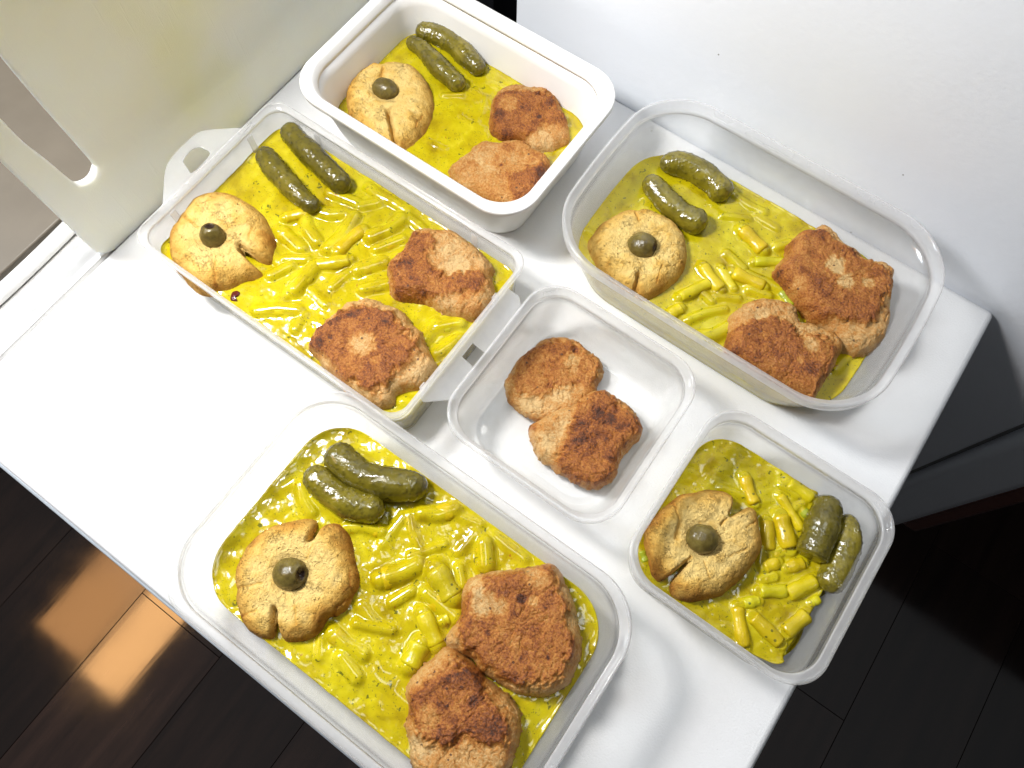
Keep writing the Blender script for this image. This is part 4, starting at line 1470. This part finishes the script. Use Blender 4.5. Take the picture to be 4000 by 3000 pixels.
# ---------------- square box with two cutlets
LG = .24
cutlet(5, [(455, 690), (480, 640), (520, 570), (560, 510), (630, 465), (690, 415), (760, 395), (840, 390), (910, 410), (950, 450), (1010, 495), (1062, 530), (1088, 590), (1088, 650), (1050, 700), (1040, 760), (980, 820), (900, 890), (800, 940), (700, 935), (620, 912), (560, 890), (510, 850), (470, 790), (458, 740)],
       LG + .02, 1.55, 'thin mottled cutlet with curled crisp edge, under its partner in the square box', GC, 21.5,
       [(500, 640), (580, 520), (700, 430), (830, 410), (930, 450), (1030, 520), (1060, 600), (1000, 680), (860, 720), (700, 760), (560, 760)],
       [((880, 560), .8, .25), ((620, 820), .9, .2), ((820, 760), .8, .25)], [((760, 430), .9, .25), ((560, 500), .5, .2), ((910, 470), .3, .35), ((740, 590), .8, .15), ((780, 690), .8, .12)], crust_h=.15, crust_brown=.46, base_brown=.24, edge=.7)
cutlet(5, [(610, 975), (660, 940), (720, 900), (800, 860), (900, 825), (960, 775), (1030, 738), (1105, 740), (1180, 790), (1260, 840), (1310, 900), (1340, 980), (1320, 1050), (1240, 1130), (1200, 1200), (1170, 1290), (1090, 1362), (1030, 1372), (960, 1357), (880, 1312), (800, 1272), (740, 1222), (675, 1182), (650, 1130), (618, 1050)],
       LG + .02, 2.35, 'thicker red-brown cutlet lying half over its partner in the square box', GC, 22.6,
       [(910, 850), (980, 780), (1050, 745), (1120, 750), (1250, 850), (1325, 950), (1315, 1040), (1220, 1130), (1180, 1230), (1140, 1310), (1040, 1340), (940, 1320), (850, 1270), (790, 1180), (840, 1090), (860, 980)],
       [((720, 1060), .8, .15), ((840, 960), .5, .15)], [((1080, 880), 1.2, .2), ((1200, 950), .8, .18), ((1140, 1150), .5, .15), ((980, 1010), 1.0, .06)], crust_h=.28, crust_brown=.60, base_brown=.2, edge=.9)

# ---------------- square box at the corner
LH = 2.05
hB = 'the square corner box'
caps = do_beans(6, [(735, 450, 790, 605, 40, .4, 5), (990, 470, 1135, 545, 42, .35), (930, 555, 1055, 755, 34, .4, -4), (935, 670, 985, 855, 58, .5), (858, 700, 868, 868, 44, .3),
                    (840, 965, 920, 930, 44, .2), (970, 965, 1065, 935, 40, .3), (975, 1115, 1135, 1035, 52, .5), (815, 1095, 970, 1098, 42, .5), (830, 1035, 895, 1015, 36, .1),
                    (725, 1165, 815, 1150, 38, .3), (695, 1185, 735, 1410, 46, .5, 6), (780, 1240, 935, 1390, 46, .6), (960, 1330, 1135, 1260, 50, .4), (1110, 1160, 1155, 1140, 30, .5),
                    (600, 515, 725, 560, 32, -.1), (940, 500, 1030, 560, 34, 0), (1060, 640, 1100, 680, 34, .2), (150, 870, 175, 930, 26, .2), (560, 1180, 650, 1240, 36, -.2),
                    (620, 1290, 700, 1340, 34, -.3), (1000, 640, 1060, 600, 30, 0), (890, 900, 960, 860, 36, .1), (830, 860, 820, 940, 36, 0), (560, 330, 650, 300, 30, -.6), (900, 1420, 960, 1440, 30, -.4)], LH, hB, green=(17, 18), sink=.32, fat=.88)
so = ats(6, [(128, 880), (180, 740), (320, 500), (425, 330), (510, 262), (600, 240), (690, 262), (780, 312), (900, 380), (1000, 440), (1100, 500), (1175, 570), (1190, 720), (1190, 900), (1235, 1080), (1225, 1170), (1175, 1290), (1070, 1400), (985, 1470), (920, 1505), (840, 1480), (690, 1400), (490, 1250), (290, 1110), (165, 1010)], LH)
sob = []
inn = BH.inner(LH, .0)
cc = np.array([BH.cx, BH.cy])
lim = np.array([BH.hx - BH.inset_at(LH), BH.hy - BH.inset_at(LH)])
so = cc + np.clip(so - cc, -lim + .01, lim - .01)
cs = so.mean(0)
sob = cs + (so - cs) * .97
oe = [(so[11], so[13], .55), (so[13], so[14], .5), (so[14], so[16], .5), (so[16], so[18], .5)]
sauce('sauce', 'yellow sauce drawn to one side of the square corner box, bare floor beside it', GS, so, sob, LH, .26, caps, 26.0, open_edge=oe, rough=.09)
gherkin(6, [(1225, 560), (1190, 660), (1160, 760), (1105, 905)], 78, LH + .75, 'gherkin with its end cut off in the square corner box', GG, 9.4, (.92, 1.0), cut=True)
gherkin(6, [(1320, 660), (1310, 790), (1270, 930), (1190, 1095)], 72, LH + .35, 'knobbly whole gherkin against the wall of the square corner box', GG, 10.6, (.72, .98))
biscuit(6, [(170, 770), (210, 700), (260, 640), (320, 590), (380, 550), (460, 535), (540, 520), (610, 530), (660, 560), (655, 620), (628, 682), (690, 655), (760, 620), (800, 642), (820, 720), (835, 830), (820, 900), (770, 970), (720, 1030), (650, 1090), (590, 1130), (500, 1148), (400, 1155), (340, 1130), (315, 1080), (340, 1015), (398, 938), (320, 1000), (260, 1040), (220, 1000), (195, 920), (180, 850)],
        LH - .6, LH + 1.7, 'rough four-lobed biscuit with olive in the square corner box', GA, 27.9, (495, 800), 1.0, (500, 830),
        [([(630, 690), (600, 720)], .08, .15), ([(350, 600), (370, 700), (350, 800)], .14, .28), ([(390, 940), (430, 900)], .08, .2), ([(740, 740), (800, 700)], .06, .12), ([(500, 930), (540, 1030)], .05, .10), ([(640, 900), (740, 860)], .06, .12)], .58, [((270, 800), .8, .25)])
olive(6, (495, 800), 1.05, .98, LH + 1.66, 25, 'plump olive on the four-lobed biscuit in the corner box', GO, 9.9)
